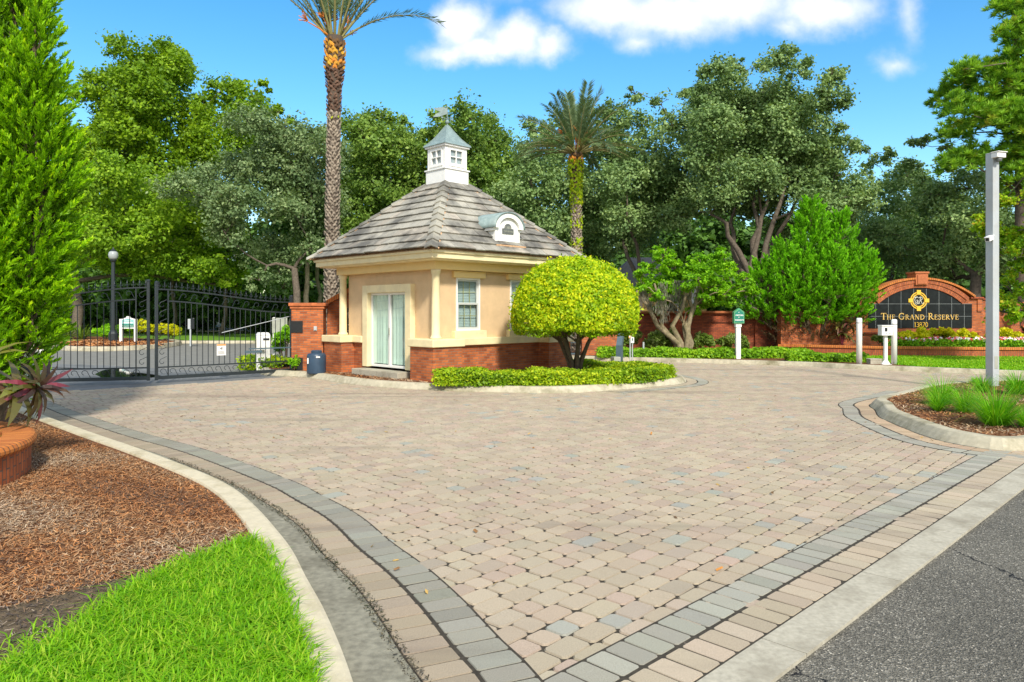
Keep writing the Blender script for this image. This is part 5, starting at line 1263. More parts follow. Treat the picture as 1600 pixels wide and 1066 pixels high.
def juniper(label, x, y, z0, axes, mat, nl, leaf, seed, per=60, spread=.16, brown=0, trunk_r=.12, bf=.55, tpw=.72, CL=.38):
    """axes: (dx, dy, base z, top z, max radius, widest fraction)"""
    rng = np.random.default_rng(seed); t = thing('juniper_tree', label, 'tree', (x, y, z0)); P = []; D = []; Ls = []; mb = MB()
    for (ax, ay, b, tp, R_, wf) in axes:
        n = int(per * R_ * (tp - b)); h = rng.random(n) ** .9
        prof = np.where(h < wf, bf + (1 - bf) * (h / wf) ** .8, ((1 - h) / (1 - wf)) ** tpw); a = rng.random(n) * 2 * math.pi
        lump = 1 + .13 * np.sin(a * 3 + h * 9 + seed) + .10 * np.sin(a * 5 - h * 17)
        kc = rng.random((int(16 + 20 * R_), 2)) * np.array((1, 2 * math.pi)); dh = (h[:, None] - kc[None, :, 0]) * (tp - b) / (.30 + .16 * R_); da = (np.angle(np.exp(1j * (a[:, None] - kc[None, :, 1])))) * R_ * prof[:, None] / (.30 + .16 * R_)
        gk = np.exp(-(dh ** 2 + da ** 2)).max(1); lump = lump * (1 + CL * (gk - .55))
        r = R_ * prof * lump * rng.uniform(.45, 1.0, n) ** .6
        o = np.c_[np.cos(a), np.sin(a), np.zeros(n)]
        P.append(np.c_[ax * (1 - .0 * h) + o[:, 0] * r, ay + o[:, 1] * r, b + h * (tp - b)]); el = .55 + .55 * h
        D.append(nrm(o * (1 - .35 * h)[:, None] + np.array((0, 0, 1)) * el[:, None] + rng.normal(0, .18, (n, 3)))); Ls.append(rng.uniform(.28, .62, n) * (.75 + .25 * R_))
        mb.tube([(ax * .15, ay * .15, -.1), (ax * .6, ay * .6, b), (ax, ay, b + (tp - b) * .5), (ax, ay, tp - .2)], [trunk_r, trunk_r * .8, trunk_r * .5, .02], 7)
        for q in range(46):
            i = rng.integers(0, n); pt = P[-1][i]; mb.tube(limb((ax * .8, ay * .8, max(.1, pt[2] - .5)), pt, rng, .08, 4), [.03, .022, .015, .008], 4, cap=False)
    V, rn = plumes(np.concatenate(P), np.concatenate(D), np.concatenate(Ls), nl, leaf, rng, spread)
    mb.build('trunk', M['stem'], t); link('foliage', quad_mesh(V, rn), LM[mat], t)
    if brown:
        n = brown; a = rng.random(n) * 2 * math.pi; r = 1.9 * rng.random(n) ** .5; p = np.c_[np.cos(a) * r, np.sin(a) * r * .6, rng.uniform(.2, 1.5, n)]
        d = nrm(np.c_[np.cos(a), np.sin(a), np.full(n, .9)]); V, rn = plumes(p, d, rng.uniform(.3, .6, n), 60, (.09, .02), rng, .25); link('dead_twigs', quad_mesh(V, rn), LM['brown'], t)
    return t
juniper('tall bright green juniper filling the left edge of the view', PX(-22, 11.6), 11.6, .3, [(-.3, 0, .1, 8.6, 1.0, .5), (.42, .05, 1.0, 7.0, .55, .5), (.80, -.05, 1.9, 6.6, .42, .45), (.62, .15, .9, 5.6, .62, .58), (.1, -.5, .1, 5.0, .75, .55), (.86, .0, 1.5, 5.0, .42, .6), (.3, .3, .2, 4.2, .6, .6)], 'juniper', 190, (.085, .025), 71, per=150, spread=.17, bf=.30, tpw=.85, CL=.30)
juniper('broad bright green conifer left of the entrance sign with brown inner twigs', PX(1272, 31.4), 31.4, .35, [(-.15, 0, 1.0, 6.15, 1.15, .3), (1.15, .1, 1.2, 5.55, 1.0, .4), (-1.35, 0, 1.0, 4.3, 1.05, .45), (1.95, 0, 1.8, 4.2, .75, .5), (-2.2, .2, 1.2, 3.5, .7, .55), (.4, -.7, 1.0, 4.0, .95, .45), (-.7, -.6, 1.0, 3.9, .8, .5), (1.4, -.5, 1.1, 3.5, .75, .55), (2.4, .1, 2.3, 3.8, .42, .55)], 'conifer', 74, (.15, .06), 72, per=86, spread=.25, brown=320, trunk_r=.1, CL=.75)

# ---------------------------------------------------------------- clipped dome bush
def dome_bush():
    rng = np.random.default_rng(8); t = thing('topiary_bush', 'large clipped dome shaped yellow green bush on bare trunks in front of the gatehouse', 'bush', (1.66, 19.3, .12))
    R0, zb, zt_ = 1.66, 1.18, 3.22
    n = 62000; d = rdir(n, rng, -.28); zc = 1.72
    up = d[:, 2] > 0
    a = np.arctan2(d[:, 1], d[:, 0])
    lump = 1 + .018 * np.sin(a * 4 + 1) + .015 * np.sin(a * 7 + d[:, 2] * 6)
    dep = 1 - np.abs(rng.normal(0, .07, n)) - (rng.random(n) < .25) * rng.random(n) * .18
    rz = np.where(up, zt_ - zc, 1.5)
    C = np.c_[d[:, 0] * R0, d[:, 1] * R0, d[:, 2] * rz] * (dep * lump)[:, None] + np.array((0, 0, zc))
    edge = zb + .10 * np.sin(a * 6) + .06 * np.sin(a * 11 + 2) - .05
    lowm = C[:, 2] < edge; C[lowm, 2] = edge[lowm] + rng.random(lowm.sum()) * .25; rr_ = rng.random(lowm.sum()) ** .5
    N = nrm(d * .8 + rng.normal(size=(n, 3)) * .65)
    tone = .5 + .18 * np.sin(a * 9 + d[:, 2] * 13) * np.sin(d[:, 2] * 21 + a * 3)
    sh = rng.random(n) < .035; C[sh] += d[sh] * rng.uniform(.03, .13, (sh.sum(), 1)) + rng.normal(0, .02, (sh.sum(), 3))
    s = rng.uniform(.6, 1.35, n)
    RN = np.clip(tone + rng.normal(0, .26, n), 0, 1)
    n2 = 9000; a2 = rng.random(n2) * 6.283; r2 = R0 * .97 * rng.random(n2) ** .5
    C2 = np.c_[np.cos(a2) * r2, np.sin(a2) * r2, zb + .05 + .10 * np.sin(a2 * 6) + rng.random(n2) * .3]; N2 = nrm(rng.normal(size=(n2, 3)) + np.array((0, 0, -.6)))
    V = np.concatenate([leaf_quads(C, N, .085 * s, .052 * s, rng=rng), leaf_quads(C2, N2, .08, .05, rng=rng)])
    link('foliage', quad_mesh(V, np.r_[RN, np.clip(rng.normal(.25, .15, n2), 0, 1)]), LM['dome'], t)
    mb = MB()
    for k in range(7):
        a = k * .9 + .3; r0 = .07; x1, y1 = .5 * math.cos(a), .5 * math.sin(a)
        mb.tube([(r0 * math.cos(a), r0 * math.sin(a), -.05), (.16 * math.cos(a + .2), .16 * math.sin(a + .2), .45), (x1 * .75, y1 * .75, .95), (x1 * 1.5, y1 * 1.5, 1.6), (x1 * 2.2, y1 * 2.2, 2.2)], [.075, .06, .05, .035, .015], 7)
        for q in range(3): mb.tube(limb((x1 * .8, y1 * .8, 1.0), (x1 * 2.4 + rng.normal(0, .3), y1 * 2.4 + rng.normal(0, .3), 1.5), rng, .1, 4), [.03, .024, .018, .01], 5, cap=False)
    mb.build('trunk', M['stem'], t, smooth=True)
dome_bush()
def hedge(label, path, w, h, n, mat, leaf, seed, z=.12, lean=0, cat='hedge', name='hedge'):
    rng = np.random.default_rng(seed); P = smooth_path(path, .1); c = P.mean(0); t = thing(name, label, cat, (c[0], c[1], z))
    Nn = offset(P, 1.0) - P; i = rng.integers(0, len(P), n); u = rng.uniform(-1, 1, n)
    su = np.sign(u) * np.abs(u) ** .8; prof = np.sqrt(np.maximum(0, 1 - np.abs(su) ** 4))
    wav = 1 + .10 * np.sin(i * .31) + .07 * np.sin(i * .83 + 1)
    v = 1 - np.abs(rng.normal(0, .16, n)); side = rng.random(n) < .42
    zz = np.where(side, rng.random(n) * prof, prof * v) * h * wav; su = np.where(side, np.sign(su) * (1 - np.abs(rng.normal(0, .06, n))), su)
    C = np.c_[P[i, 0] + Nn[i, 0] * su * w / 2 + rng.normal(0, .05, n) - c[0], P[i, 1] + Nn[i, 1] * su * w / 2 + rng.normal(0, .05, n) - c[1], np.maximum(.02, zz)]
    s = rng.uniform(.6, 1.4, n); V = leaf_quads(C, nrm(rng.normal(size=(n, 3)) + np.c_[Nn[i, 0] * su, Nn[i, 1] * su, np.full(n, .8)]), leaf[0] * s, leaf[1] * s, rng=rng)
    tone = .5 + .2 * np.sin(i * .17 + su * 4); 
    link('foliage', quad_mesh(V, np.clip(tone + rng.normal(0, .22, n), 0, 1)), LM[mat], t)
    mb = MB()
    for q in range(0, len(P), 4):
        a, b_ = P[q] + Nn[q] * rng.uniform(-.3, .3) * w - c, P[q] - c
        mb.tube([(b_[0], b_[1], 0), (a[0], a[1], h * .8)], [.012, .006], 4, cap=False)
    mb.build('stems', M['stem'], t); return t
hedge('low clipped yellow green hedge along the front kerb of the gatehouse island', [(-1.75, 18.05), (-.5, 17.88), (.8, 17.85), (2.2, 18.25), (3.3, 19.0), (3.9, 19.9)], 1.0, .36, 30000, 'hedge', (.07, .045), 81)
hedge('thin strip of low hedge behind the trunks of the dome shaped bush', [(1.5, 22.3), (2.4, 22.15), (3.3, 21.7), (3.85, 21.0)], .55, .30, 6000, 'hedge', (.075, .05), 82)
hedge('long low bright hedge at the foot of the brick boundary wall', [(3.5, 29.0), (5, 28.6), (7.5, 28.1), (9.6, 28.2), (11.4, 28.6)], 1.0, .36, 12000, 'hedge_far', (.12, .075), 83)
hedge('short low hedge near the kerb left of the white bollards', [(9.9, 26.3), (11.2, 26.1), (12.3, 25.75)], .7, .30, 4500, 'hedge_far', (.11, .07), 84)
def shrub(label, x, y, z, r, h, n, mat, leaf, seed, name='shrub', group=None, upright=0, stems=9):
    rng = np.random.default_rng(seed); t = thing(name, label, name.replace('_', ' '), (x, y, z), 0, group)
    L = [(rng.normal(0, r * .42), rng.normal(0, r * .42), h * rng.uniform(.35, .8), r * rng.uniform(.3, .5)) for _ in range(9)]
    C = []; RN = []
    for lx, ly, lz, lr in L:
        m = n // 9; d = rdir(m, rng, -.5); C.append(np.array((lx, ly, lz)) + d * (lr * rng.random(m) ** .4)[:, None] * np.array((1, 1, h / r * .6))); RN.append(np.clip(.5 + rng.normal(0, .1) + d[:, 2] * .15 + rng.normal(0, .2, m), 0, 1))
    C = np.concatenate(C); C[:, 2] = np.maximum(.03, C[:, 2]); s = rng.uniform(.6, 1.4, len(C))
    link('foliage', quad_mesh(leaf_quads(C, nrm(rng.normal(size=C.shape) + np.array((0, 0, .7))), leaf[0] * s, leaf[1] * s, rng=rng), np.concatenate(RN)), LM[mat], t)
    mb = MB()
    for q in range(stems): l = L[q % 9]; mb.tube([(l[0] * .2, l[1] * .2, -.03), (l[0] * .7, l[1] * .7, l[2] * .6), (l[0], l[1], l[2])], [.018, .014, .006], 5, cap=False)
    mb.build('stems', M['stem'], t); return t
for q, (px, pyb, w_, h_, lab) in enumerate(((925 + 50, 552, 24, 44, 'loose pale leaved shrub behind the slate pedestal'), (1022, 550, 26, 32, 'dull leaved shrub at the brick wall left of the ligustrum trunks'), (1048, 549, 14, 34, 'narrow shrub pressed against the ligustrum trunks'), (1095, 549, 20, 28, 'variegated shrub just right of the ligustrum trunks'), (1136, 549, 22, 28, 'variegated shrub left of the direction sign'), (1160, 549, 13, 26, 'small shrub behind the direction sign post'))):
    Y_ = 30.6; k_ = Y_ / F; shrub(lab, PX(px, Y_), Y_, .13, w_ * k_, h_ * k_ * 1.15, 1700, 'varieg', (.13, .075), 90 + q, group='shrubs along the brick boundary wall')
for q, (px, pt, w_, lab) in enumerate(((1419, 515, 28, 'yellow shrub under the words THE GRAND on the sign'), (1448, 511, 20, 'yellow shrub under the number on the sign'), (1482, 513, 17, 'yellow shrub under the word RESERVE'), (1516, 515, 24, 'yellow shrub below the right end of the sign panel'), (1576, 512, 34, 'widest yellow shrub, below the wall lantern'), (1379, 519, 14, 'greenish shrub behind the card reader'))):
    Y_ = 30.2; k_ = Y_ / F; shrub(lab, PX(px, Y_), Y_, .47, w_ * k_ * .8, (538 - pt) * k_ * 1.12, 2200, 'yshrub' if q < 5 else 'varieg', (.12, .07), 110 + q, group='yellow shrubs in front of the entrance sign')
rng = np.random.default_rng(14)
fp = scatter([(PX(1375, 29.6), 29.35), (PX(1440, 29.3), 29.1), (PX(1520, 29), 28.9), (PX(1640, 28.7), 28.7), (PX(1640, 29.8), 29.9), (PX(1380, 30.2), 30.2)], 5200, rng)
C = np.c_[fp, .47 + rng.random(len(fp)) * .33]
s = rng.uniform(.6, 1.4, len(C))
tag(link('bedding_plants', quad_mesh(leaf_quads(C, nrm(rng.normal(size=C.shape) + np.array((0, -.2, .6))), .12 * s, .06 * s, rng=rng), np.clip(rng.normal(.55, .25, len(C)), 0, 1)), LM['bed']), 'bright green bedding plants filling the brick planter', 'bedding plants', kind='stuff')
fp2 = fp[rng.random(len(fp)) < .065]; n = len(fp2); C = np.c_[fp2, .74 + rng.random(n) * .12]
pal = np.array([(.75, .70, .68), (.75, .70, .68), (.72, .28, .34), (.60, .04, .04), (.70, .36, .42), (.66, .10, .14)])[rng.integers(0, 6, n)]
V = np.concatenate([leaf_quads(C, nrm(rng.normal(size=C.shape) * .5 + np.array((0, -.7, .6))), .11, .10, rng=rng) for _ in range(2)])
tag(link('blossoms', quad_mesh(V, cols=np.r_[pal, pal]), M['flower']), 'pink, red and white blossoms over the bedding plants', 'blossoms', kind='stuff')

# ---------------------------------------------------------------- strap leaved plants
def blades(n, rng, L, W, spread, arch, base_r=.06, segs=4, twist=.2, elev=None):
    az = rng.random(n) * 2 * math.pi; el = (rng.uniform(*spread, n) if elev is None else elev)
    l = L * rng.uniform(.65, 1.15, n); w = W * rng.uniform(.7, 1.2, n)
    o = np.c_[np.cos(az), np.sin(az), np.zeros(n)]; side = np.c_[-o[:, 1], o[:, 0], np.zeros(n)]
    p = np.c_[o[:, :2] * (base_r * rng.random(n) ** .5)[:, None], np.zeros(n)]; e = el.copy(); Q = []
    ws = [.55, 1.0, .9, .55, .06][:segs + 1] if segs == 4 else np.linspace(1, .08, segs + 1)
    for k in range(segs):
        d = o * np.cos(e)[:, None] + np.array((0, 0, 1)) * np.sin(e)[:, None]; p2 = p + d * (l / segs)[:, None]
        a, b_ = side * (w * ws[k] * .5)[:, None], side * (w * ws[k + 1] * .5)[:, None]
        Q.append(np.stack([p - a, p + a, p2 + b_, p2 - b_], 1)); p = p2; e = e - arch * rng.uniform(.5, 1.4, n) / segs
    return np.concatenate(Q), n, segs
def clump(label, x, y, z, L, W, n, mat, seed, spread=(.75, 1.5), arch=1.1, name='grass_clump', group=None, base_r=.1):
    rng = np.random.default_rng(seed); t = thing(name, label, name.replace('_', ' '), (x, y, z), 0, group)
    V, n_, sg_ = blades(n, rng, L, W, spread, arch, base_r, 4 if name != 'grass_clump' else 3); rn = np.tile(np.clip(rng.normal(.45, .22, n_), 0, 1), sg_)
    link('blades', quad_mesh(V, rn), LM[mat], t)
    cr_ = MB()
    for q in range(10): a = q * .63; cr_.tube([(base_r * .5 * math.cos(a), base_r * .5 * math.sin(a), -.03), (base_r * .6 * math.cos(a), base_r * .6 * math.sin(a), .09)], [.012, .006], 5)
    cr_.build('crown', M['stem'], t); return t
for q, (px, pyb, top, wpx, lab) in enumerate(((1472, 632, 586, 66, 'dense grass clump at the tip of the right kerbed island'), (1466, 642, 606, 34, 'small yellowish grass clump nearest the island tip'), (1508, 644, 602, 56, 'mid sized grass clump between the tip clump and the largest clump'), (1556, 664, 597, 98, 'largest bright grass clump in front of the camera pole'), (1535, 612, 584, 40, 'small dark grass clump left of the camera pole foot'), (1590, 616, 576, 56, 'dark grass clump behind and right of the camera pole'), (1604, 668, 632, 40, 'yellowish grass clump cut by the right edge'), (1525, 598, 590, 20, 'tiny grass clump far back on the right island'))):
    x, y, _ = G(px, pyb, .14); k_ = y / F; hh = (pyb - top) * k_
    clump(lab, x, y, .12, max(hh * 1.25, wpx * k_ * .62), .013 if y < 15 else .016, int(520 * max(.5, wpx / 70)), 'clump', 130 + q, (.55, 1.5), 1.15, group='ornamental grass clumps in the right island', base_r=wpx * k_ * .14)
# red cordylines by the left brick planter
def ti_plant(label, x, y, z, stems, seed, mat='ti', group=None):
    rng = np.random.default_rng(seed); t = thing('cordyline', label, 'cordyline plant', (x, y, z), 0, group); Vs = []; rns = []; mb = MB()
    for (sx, sy, sz, n, L_, W_, tilt) in stems:
        mb.tube([(0, 0, 0), (sx * .5, sy * .5, sz * .7), (sx, sy, sz)], [.022, .018, .014], 6)
        V, n_, sg_ = blades(n, rng, L_, W_, (-.35, 1.25), 1.3, .015)
        th = math.atan2(sy, sx) if abs(sx) + abs(sy) > .05 else 0
        Rm = np.array(Matrix.Rotation(th, 3, 'Z') @ Matrix.Rotation(tilt, 3, 'Y')); V = V @ Rm.T + np.array((sx, sy, sz))
        r = np.clip(rng.random(n_), 0, 1); Vs.append(V); rns.append(np.tile(r, sg_))
    mb.build('stems', pm('red_stem', (.30, .04, .06), .5, .2, 12), t); link('leaves', quad_mesh(np.concatenate(Vs), np.concatenate(rns)), LM[mat], t); return t
ti_plant('maroon cordyline leaning out over the kerb from the left brick planter', -6.75, 9.0, .42, [(.95, -.05, .56, 34, .46, .075, 1.2), (.35, -.2, .40, 12, .42, .09, .7)], 141)
ti_plant('dark green and maroon cordyline at the left edge of the view', -6.4, 8.75, .40, [(.15, -.15, .85, 16, .62, .12, .3), (.4, .1, .55, 14, .58, .13, .6), (-.1, -.3, 1.35, 14, .5, .10, .3), (.1, -.5, .35, 14, .5, .12, .6)], 142, 'ti_green')
clump('small yellow green plant inside the left brick planter', -6.0, 8.2, .38, .28, .05, 60, 'vine', 143, (.3, 1.4), .9, name='planter_plant', base_r=.12)
ti_plant('reddish cordyline beside the left end of the entrance sign', PX(1316, 30.3), 30.3, .47, [(0, 0, .45, 26, .75, .13, 0), (.25, 0, .9, 22, .7, .12, .2), (-.2, 0, .75, 18, .6, .12, -.2)], 144, 'ti_green')
ti_plant('reddish cordyline at the far right end of the sign wall', PX(1597, 30.4), 30.4, .47, [(0, 0, 1.2, 24, .75, .12, 0), (.1, 0, .6, 16, .6, .12, 0)], 145)
# left brick planter: a round end of bull-nosed brick
LP = thing('brick_planter', 'curved brick planter with a bull nosed orange coping at the lower left edge', 'planter', (-7.34, 7.4, 0))
ca_ = np.array([(2.08 * math.cos(R(a)), 2.08 * math.sin(R(a))) for a in range(-100, 171, 3)])
uvsweep(ca_, [(0, .05), (0, .40)], 'wall', M['brick_uv'], LP)
uvsweep(ca_, [(.02, .40), (-.035, .405), (-.055, .43), (-.055, .46), (-.035, .495), (0, .508), (.26, .508), (.28, .49), (.28, .3)], 'coping', M['brick_cap'], LP)
sheet([tuple(p) for p in offset(ca_, .28)], .36, 'soil', M['soil'], LP)

# ---------------------------------------------------------------- ligustrum with crooked pale trunks
lg_ = tree_px('ligustrum_tree', 'bright green flat topped tree on crooked pale trunks in front of the brick wall', 'tree', 1068, 29.4,
        [(1035, 402, 17), (1060, 418, 22), (1010, 425, 18), (1098, 412, 22), (1118, 402, 14), (1130, 425, 20), (1152, 440, 15), (1080, 440, 24), (1035, 445, 22), (1110, 448, 22), (1004, 448, 12), (1142, 455, 14), (1060, 462, 14), (1022, 465, 10), (1095, 465, 12), (1030, 392, 8), (1125, 462, 10)],
        'lig', (.13, .085), 52, 44, .07, 505, 1.1, .7, 33, sub=.2, bark='stem_pale', base_z=.13, flat=.6)
rng = np.random.default_rng(3); mb = MB()
for (x0, x1, x2, zt_) in ((-.25, -.75, -1.2, 2.9), (.15, .28, .15, 3.0), (-.1, -.45, .1, 2.8), (.3, .05, .7, 2.9), (-.2, -1.1, -1.9, 2.6)):
    mb.tube([(x0 * .4, 0, -.1), (x0, rng.normal(0, .1), .5), (x1 + rng.normal(0, .05), rng.normal(0, .2), 1.2), ((x1 + x2) / 2 + .1, rng.normal(0, .25), 1.9), (x2, rng.normal(0, .3), zt_)], [.15, .12, .10, .08, .04], 8)
mb.build('trunk', M['stem_pale'], lg_, smooth=True)
ms = []
for q in range(11):
    c0 = np.array((rng.uniform(-1.9, .9), rng.uniform(-.6, .2), rng.uniform(2.2, 3.2))); m = 130
    ms.append(np.c_[c0[0] + rng.normal(0, .09, m), c0[1] + rng.normal(0, .09, m), c0[2] - rng.random(m) * rng.uniform(.4, 1.1)])
C = np.concatenate(ms); T = nrm(rng.normal(0, .25, C.shape) + np.array((0, 0, -1))); N = rng.normal(size=C.shape); N = nrm(N - T * np.sum(N * T, 1, keepdims=True))
link('hanging_moss', quad_mesh(leaf_quads(C, N, .22, .03, T, rng), rng.random(len(C))), LM['moss'], lg_)

# ---------------------------------------------------------------- shrubs beyond the gate
for q, (px, w_, h_, mat, lab) in enumerate(((238, 26, 26, 'yshrub', 'yellow green shrub right of the community sign beyond the gate'), (205, 24, 22, 'lig', 'green shrub directly behind the community sign'), (170, 22, 20, 'lig', 'low green shrub left of the community sign'), (268, 14, 20, 'yshrub', 'yellow shrub at the right end of the gate island'))):
    k_ = 45 / F; shrub(lab, PX(px, 45), 45, .15, w_ * k_, h_ * k_ * 1.25, 1500, mat, (.22, .13), 160 + q, group='shrubs on the island beyond the gate')
for q, (px, h_, lab) in enumerate(((85, 44, 'spiky young palm like plant left of the oak trunk'), (105, 22, 'small pale spiky plant at the oak trunk'), (128, 24, 'small pale spiky plant right of the oak trunk'), (64, 24, 'small spiky plant half hidden by the juniper'))):
    k_ = 47 / F; clump(lab, PX(px, 47), 47, .15, h_ * k_ * 1.2, .12, 50, 'varieg', 170 + q, (.4, 1.4), .9, name='strap_plant', group='spiky plants under the spreading oak', base_r=.15)
hedge('low yellow green hedge behind the right leaf of the iron gates', [(PX(385, 24.2), 24.3), (PX(420, 24), 24.0), (PX(452, 23.4), 23.4)], .8, .42, 3200, 'hedge', (.11, .07), 85, z=0)
shrub('bright yellow green shrub between the iron gate and the brick pier', PX(447, 25.5), 25.5, 0, .45, 1.35, 1500, 'lig', (.12, .07), 176)
shrub('straggly weed at the foot of the gate post', PX(459, 21.8), 21.75, .1, .2, .5, 260, 'lig', (.07, .05), 177, name='weed', stems=5)

# ---------------------------------------------------------------- date palms
def frond(rng, az, el, L, bendk, nl=58, leaf_l=.48, w=.035):
    o = np.array((math.cos(az), math.sin(az), 0)); p = np.zeros(3); e = el; pts = [p]; n = 16; ds = []
    for k in range(n):
        d = o * math.cos(e) + np.array((0, 0, 1)) * math.sin(e); ds.append(d); p = p + d * L / n; pts.append(p); e -= bendk / n * (.4 + 1.2 * k / n)
    pts = np.array(pts); sidev = np.array((-o[1], o[0], 0)); C = []; T = []; NN = []; ll = []
    for i in range(nl):
        t = .22 + .78 * i / nl; f = t * n; k = min(n - 1, int(f)); c = pts[k] + (pts[k + 1] - pts[k]) * (f - k); d = ds[k]; up = np.cross(sidev, d); up = up if up[2] > 0 else -up
        l = leaf_l * (math.sin(math.pi * min(1, .18 + .8 * (1 - t) + .1)) ** .6) * rng.uniform(.8, 1.1)
        for s in (-1, 1):
            tv = d * .75 + sidev * s * .75 + up * rng.uniform(.0, .45) - np.array((0, 0, .12)); tv = tv / np.linalg.norm(tv)
            C.append(c + tv * l * .5); T.append(tv); NN.append(up + rng.normal(0, .2, 3)); ll.append(l)
    return pts, np.array(C), np.array(T), np.array(NN), np.array(ll)
def palm(label, px, Y, top_py, r0, fronds, seed, boot_rows, vines=None, Lf=3.0, bootcol=None, bulge=1.35, lean=0.0):
    rng = np.random.default_rng(seed); x = PX(px, Y); zt = PZ(top_py, Y); t = thing('date_palm', label, 'palm tree', (x, Y, 0))
    tk_ = MB(); nr = int(zt / .105)
    bz = zt - boot_rows
    def rad(z): return r0 * (1.15 if z < .6 else 1.0 - .12 * z / zt) * (1 + (bulge - 1) * max(0, min(1, (z - (bz - .9)) / .9)))
    tk_.tube([(lean * z / zt, 0, z) for z in np.linspace(-.1, zt, 14)], [rad(z) * .92 for z in np.linspace(-.1, zt, 14)], 14, col=(.10, .075, .055))
    for i in range(nr):
        z = i * .105; big = z > bz; mid = (z > bz - 1.5) and not big; n = 9; rr = rad(z)
        for k in range(n):
            a = (k + .5 * (i % 2)) * 2 * math.pi / n + rng.normal(0, .13); z = i * .105 + rng.normal(0, .018); ww = rr * 2.6 / n * rng.uniform(.8, 1.15); pr = (.05 if big else .035) * rng.uniform(.6, 1.5) * (1.3 if mid else 1)
            o = Vector((math.cos(a), math.sin(a), 0)); s = Vector((-o.y, o.x, 0)); c = Vector((lean * z / zt, 0, z)) + o * rr * .9
            h = .13 if big else .10
            vs = [c - s * ww - Vector((0, 0, h * .6)), c + s * ww - Vector((0, 0, h * .6)), c + s * ww * .9 + Vector((0, 0, h * .25)) + o * pr * .7, c - s * ww * .9 + Vector((0, 0, h * .25)) + o * pr * .7, c + Vector((0, 0, h * .7)) + o * (pr + rr * .12), c + o * (pr + rr * .1) - Vector((0, 0, h * .05))]
            if big: col = (random.uniform(.55, .72), random.uniform(.24, .36), .04) if rng.random() < .6 else (.16, .09, .04)
            elif mid: col = tuple(np.array((.13, .075, .05)) * rng.uniform(.6, 1.5))
            else: col = tuple(np.array((.33, .27, .20)) * rng.uniform(.7, 1.15))
            tk_.add(vs, [(0, 1, 5), (1, 2, 5), (0, 5, 3), (2, 4, 5), (3, 5, 4), (3, 4, 2)], col)
    tk_.build('trunk', M['boot'], t)
    C = []; T = []; NN = []; ll = []; RN = []; rb = MB()
    for (az, el, L, bk) in fronds:
        pts, c, tv, nn_, l = frond(rng, az, el, L * Lf, bk); o = np.array((lean, 0, zt - .1)) + np.array((math.cos(az), math.sin(az), 0)) * r0 * .7
        rb.tube([tuple(p + o) for p in pts[::3]], [.045, .035, .028, .02, .014, .008][:len(pts[::3])], 5, cap=False)
        C.append(c + o); T.append(tv); NN.append(nn_); ll.append(l); RN.append(np.clip(np.full(len(c), rng.uniform(.15, .85)) + rng.normal(0, .1, len(c)), 0, 1))
    C = np.concatenate(C); T = nrm(np.concatenate(T)); N = np.concatenate(NN); N = nrm(N - T * np.sum(N * T, 1, keepdims=True)); ll = np.concatenate(ll)
    rb.build('frond_ribs', pm('frond_rib', (.24, .22, .08), .6, .2, 4), t); link('fronds', quad_mesh(leaf_quads(C, N, ll, .045, T, rng), np.concatenate(RN)), LM['palm'], t)
    fl = MB()
    for q in range(6):
        a = rng.uniform(0, 6.28); e = rng.uniform(.5, 1.2); d = np.array((math.cos(a) * math.cos(e), math.sin(a) * math.cos(e), math.sin(e))); o = np.array((lean, 0, zt - .1)); L_ = rng.uniform(.6, 1.25)
        fl.tube([tuple(o + d * .1), tuple(o + d * L_ * .6), tuple(o + d * L_ + np.array((0, 0, -.05)))], [.03, .025, .02], 5)
        for w_ in range(16):
            dd = d + rng.normal(0, .35, 3); e0 = o + d * L_; fl.bar(tuple(e0), tuple(e0 + dd * .22 - np.array((0, 0, .05))), .02)
    fl.build('flower_stalks', pm('orange_stalk', (.62, .20, .03), .6, .2, 6), t)
    if vines:
        VC = []; 
        for (z0, z1, n_, dn) in vines:
            a = rng.random(n_) * 6.283; z = rng.uniform(z0, z1, n_); r_ = np.array([rad(q) for q in z]) * rng.uniform(.95, 1.0 + dn, n_); VC.append(np.c_[np.cos(a) * r_ + lean * z / zt, np.sin(a) * r_, z])
        C = np.concatenate(VC); o = nrm(C * np.array((1, 1, 0)) + 1e-6); N = nrm(o + rng.normal(0, .6, C.shape))
        link('vine', quad_mesh(leaf_quads(C, N, .15, .10, np.tile(np.array((0, 0, -1.0)), (len(C), 1)) + rng.normal(0, .5, C.shape), rng), np.clip(rng.normal(.55, .22, len(C)), 0, 1)), LM['vine'], t)
    return t
def ring_fronds(rng, n, e0, e1, b0, b1): return [(rng.random() * 6.283 if False else 6.283 * k / n + rng.normal(0, .15), rng.uniform(e0, e1), rng.uniform(.85, 1.1), rng.uniform(b0, b1)) for k in range(n)]
rng = np.random.default_rng(77)
fr1 = ring_fronds(rng, 10, 1.2, 1.5, .15, .35) + ring_fronds(rng, 9, .98, 1.2, .25, .5) + [(0.05, .62, .98, 1.25), (.15, 1.0, .95, .4), (3.1, .95, 1.0, .5), (3.3, .85, .95, .6), (-.1, .88, 1.0, .5), (2.9, 1.0, .95, .4)]
palm('tall date palm with bare ringed trunk rising behind the gatehouse', 516, 26.0, 58, .245, fr1, 151, 1.15, [(10.2, 10.45, 0, 0), (8.6, 8.9, 10, .25)], 3.9, bulge=1.5, lean=.17)
fr2 = ring_fronds(rng, 10, 1.15, 1.5, .2, .5) + ring_fronds(rng, 12, .75, 1.05, .5, .9) + ring_fronds(rng, 14, .30, .65, .9, 1.5) + ring_fronds(rng, 10, .1, .35, .8, 1.3)
palm('shorter date palm with a vine covered trunk right of the gatehouse roof', 902, 33.0, 236, .235, fr2, 152, .55, [(6.7, 8.7, 900, .42), (5.6, 6.1, 70, .3), (4.6, 5.2, 110, .35), (6.0, 6.8, 60, .2)], 2.75, bulge=1.3, lean=-.06)
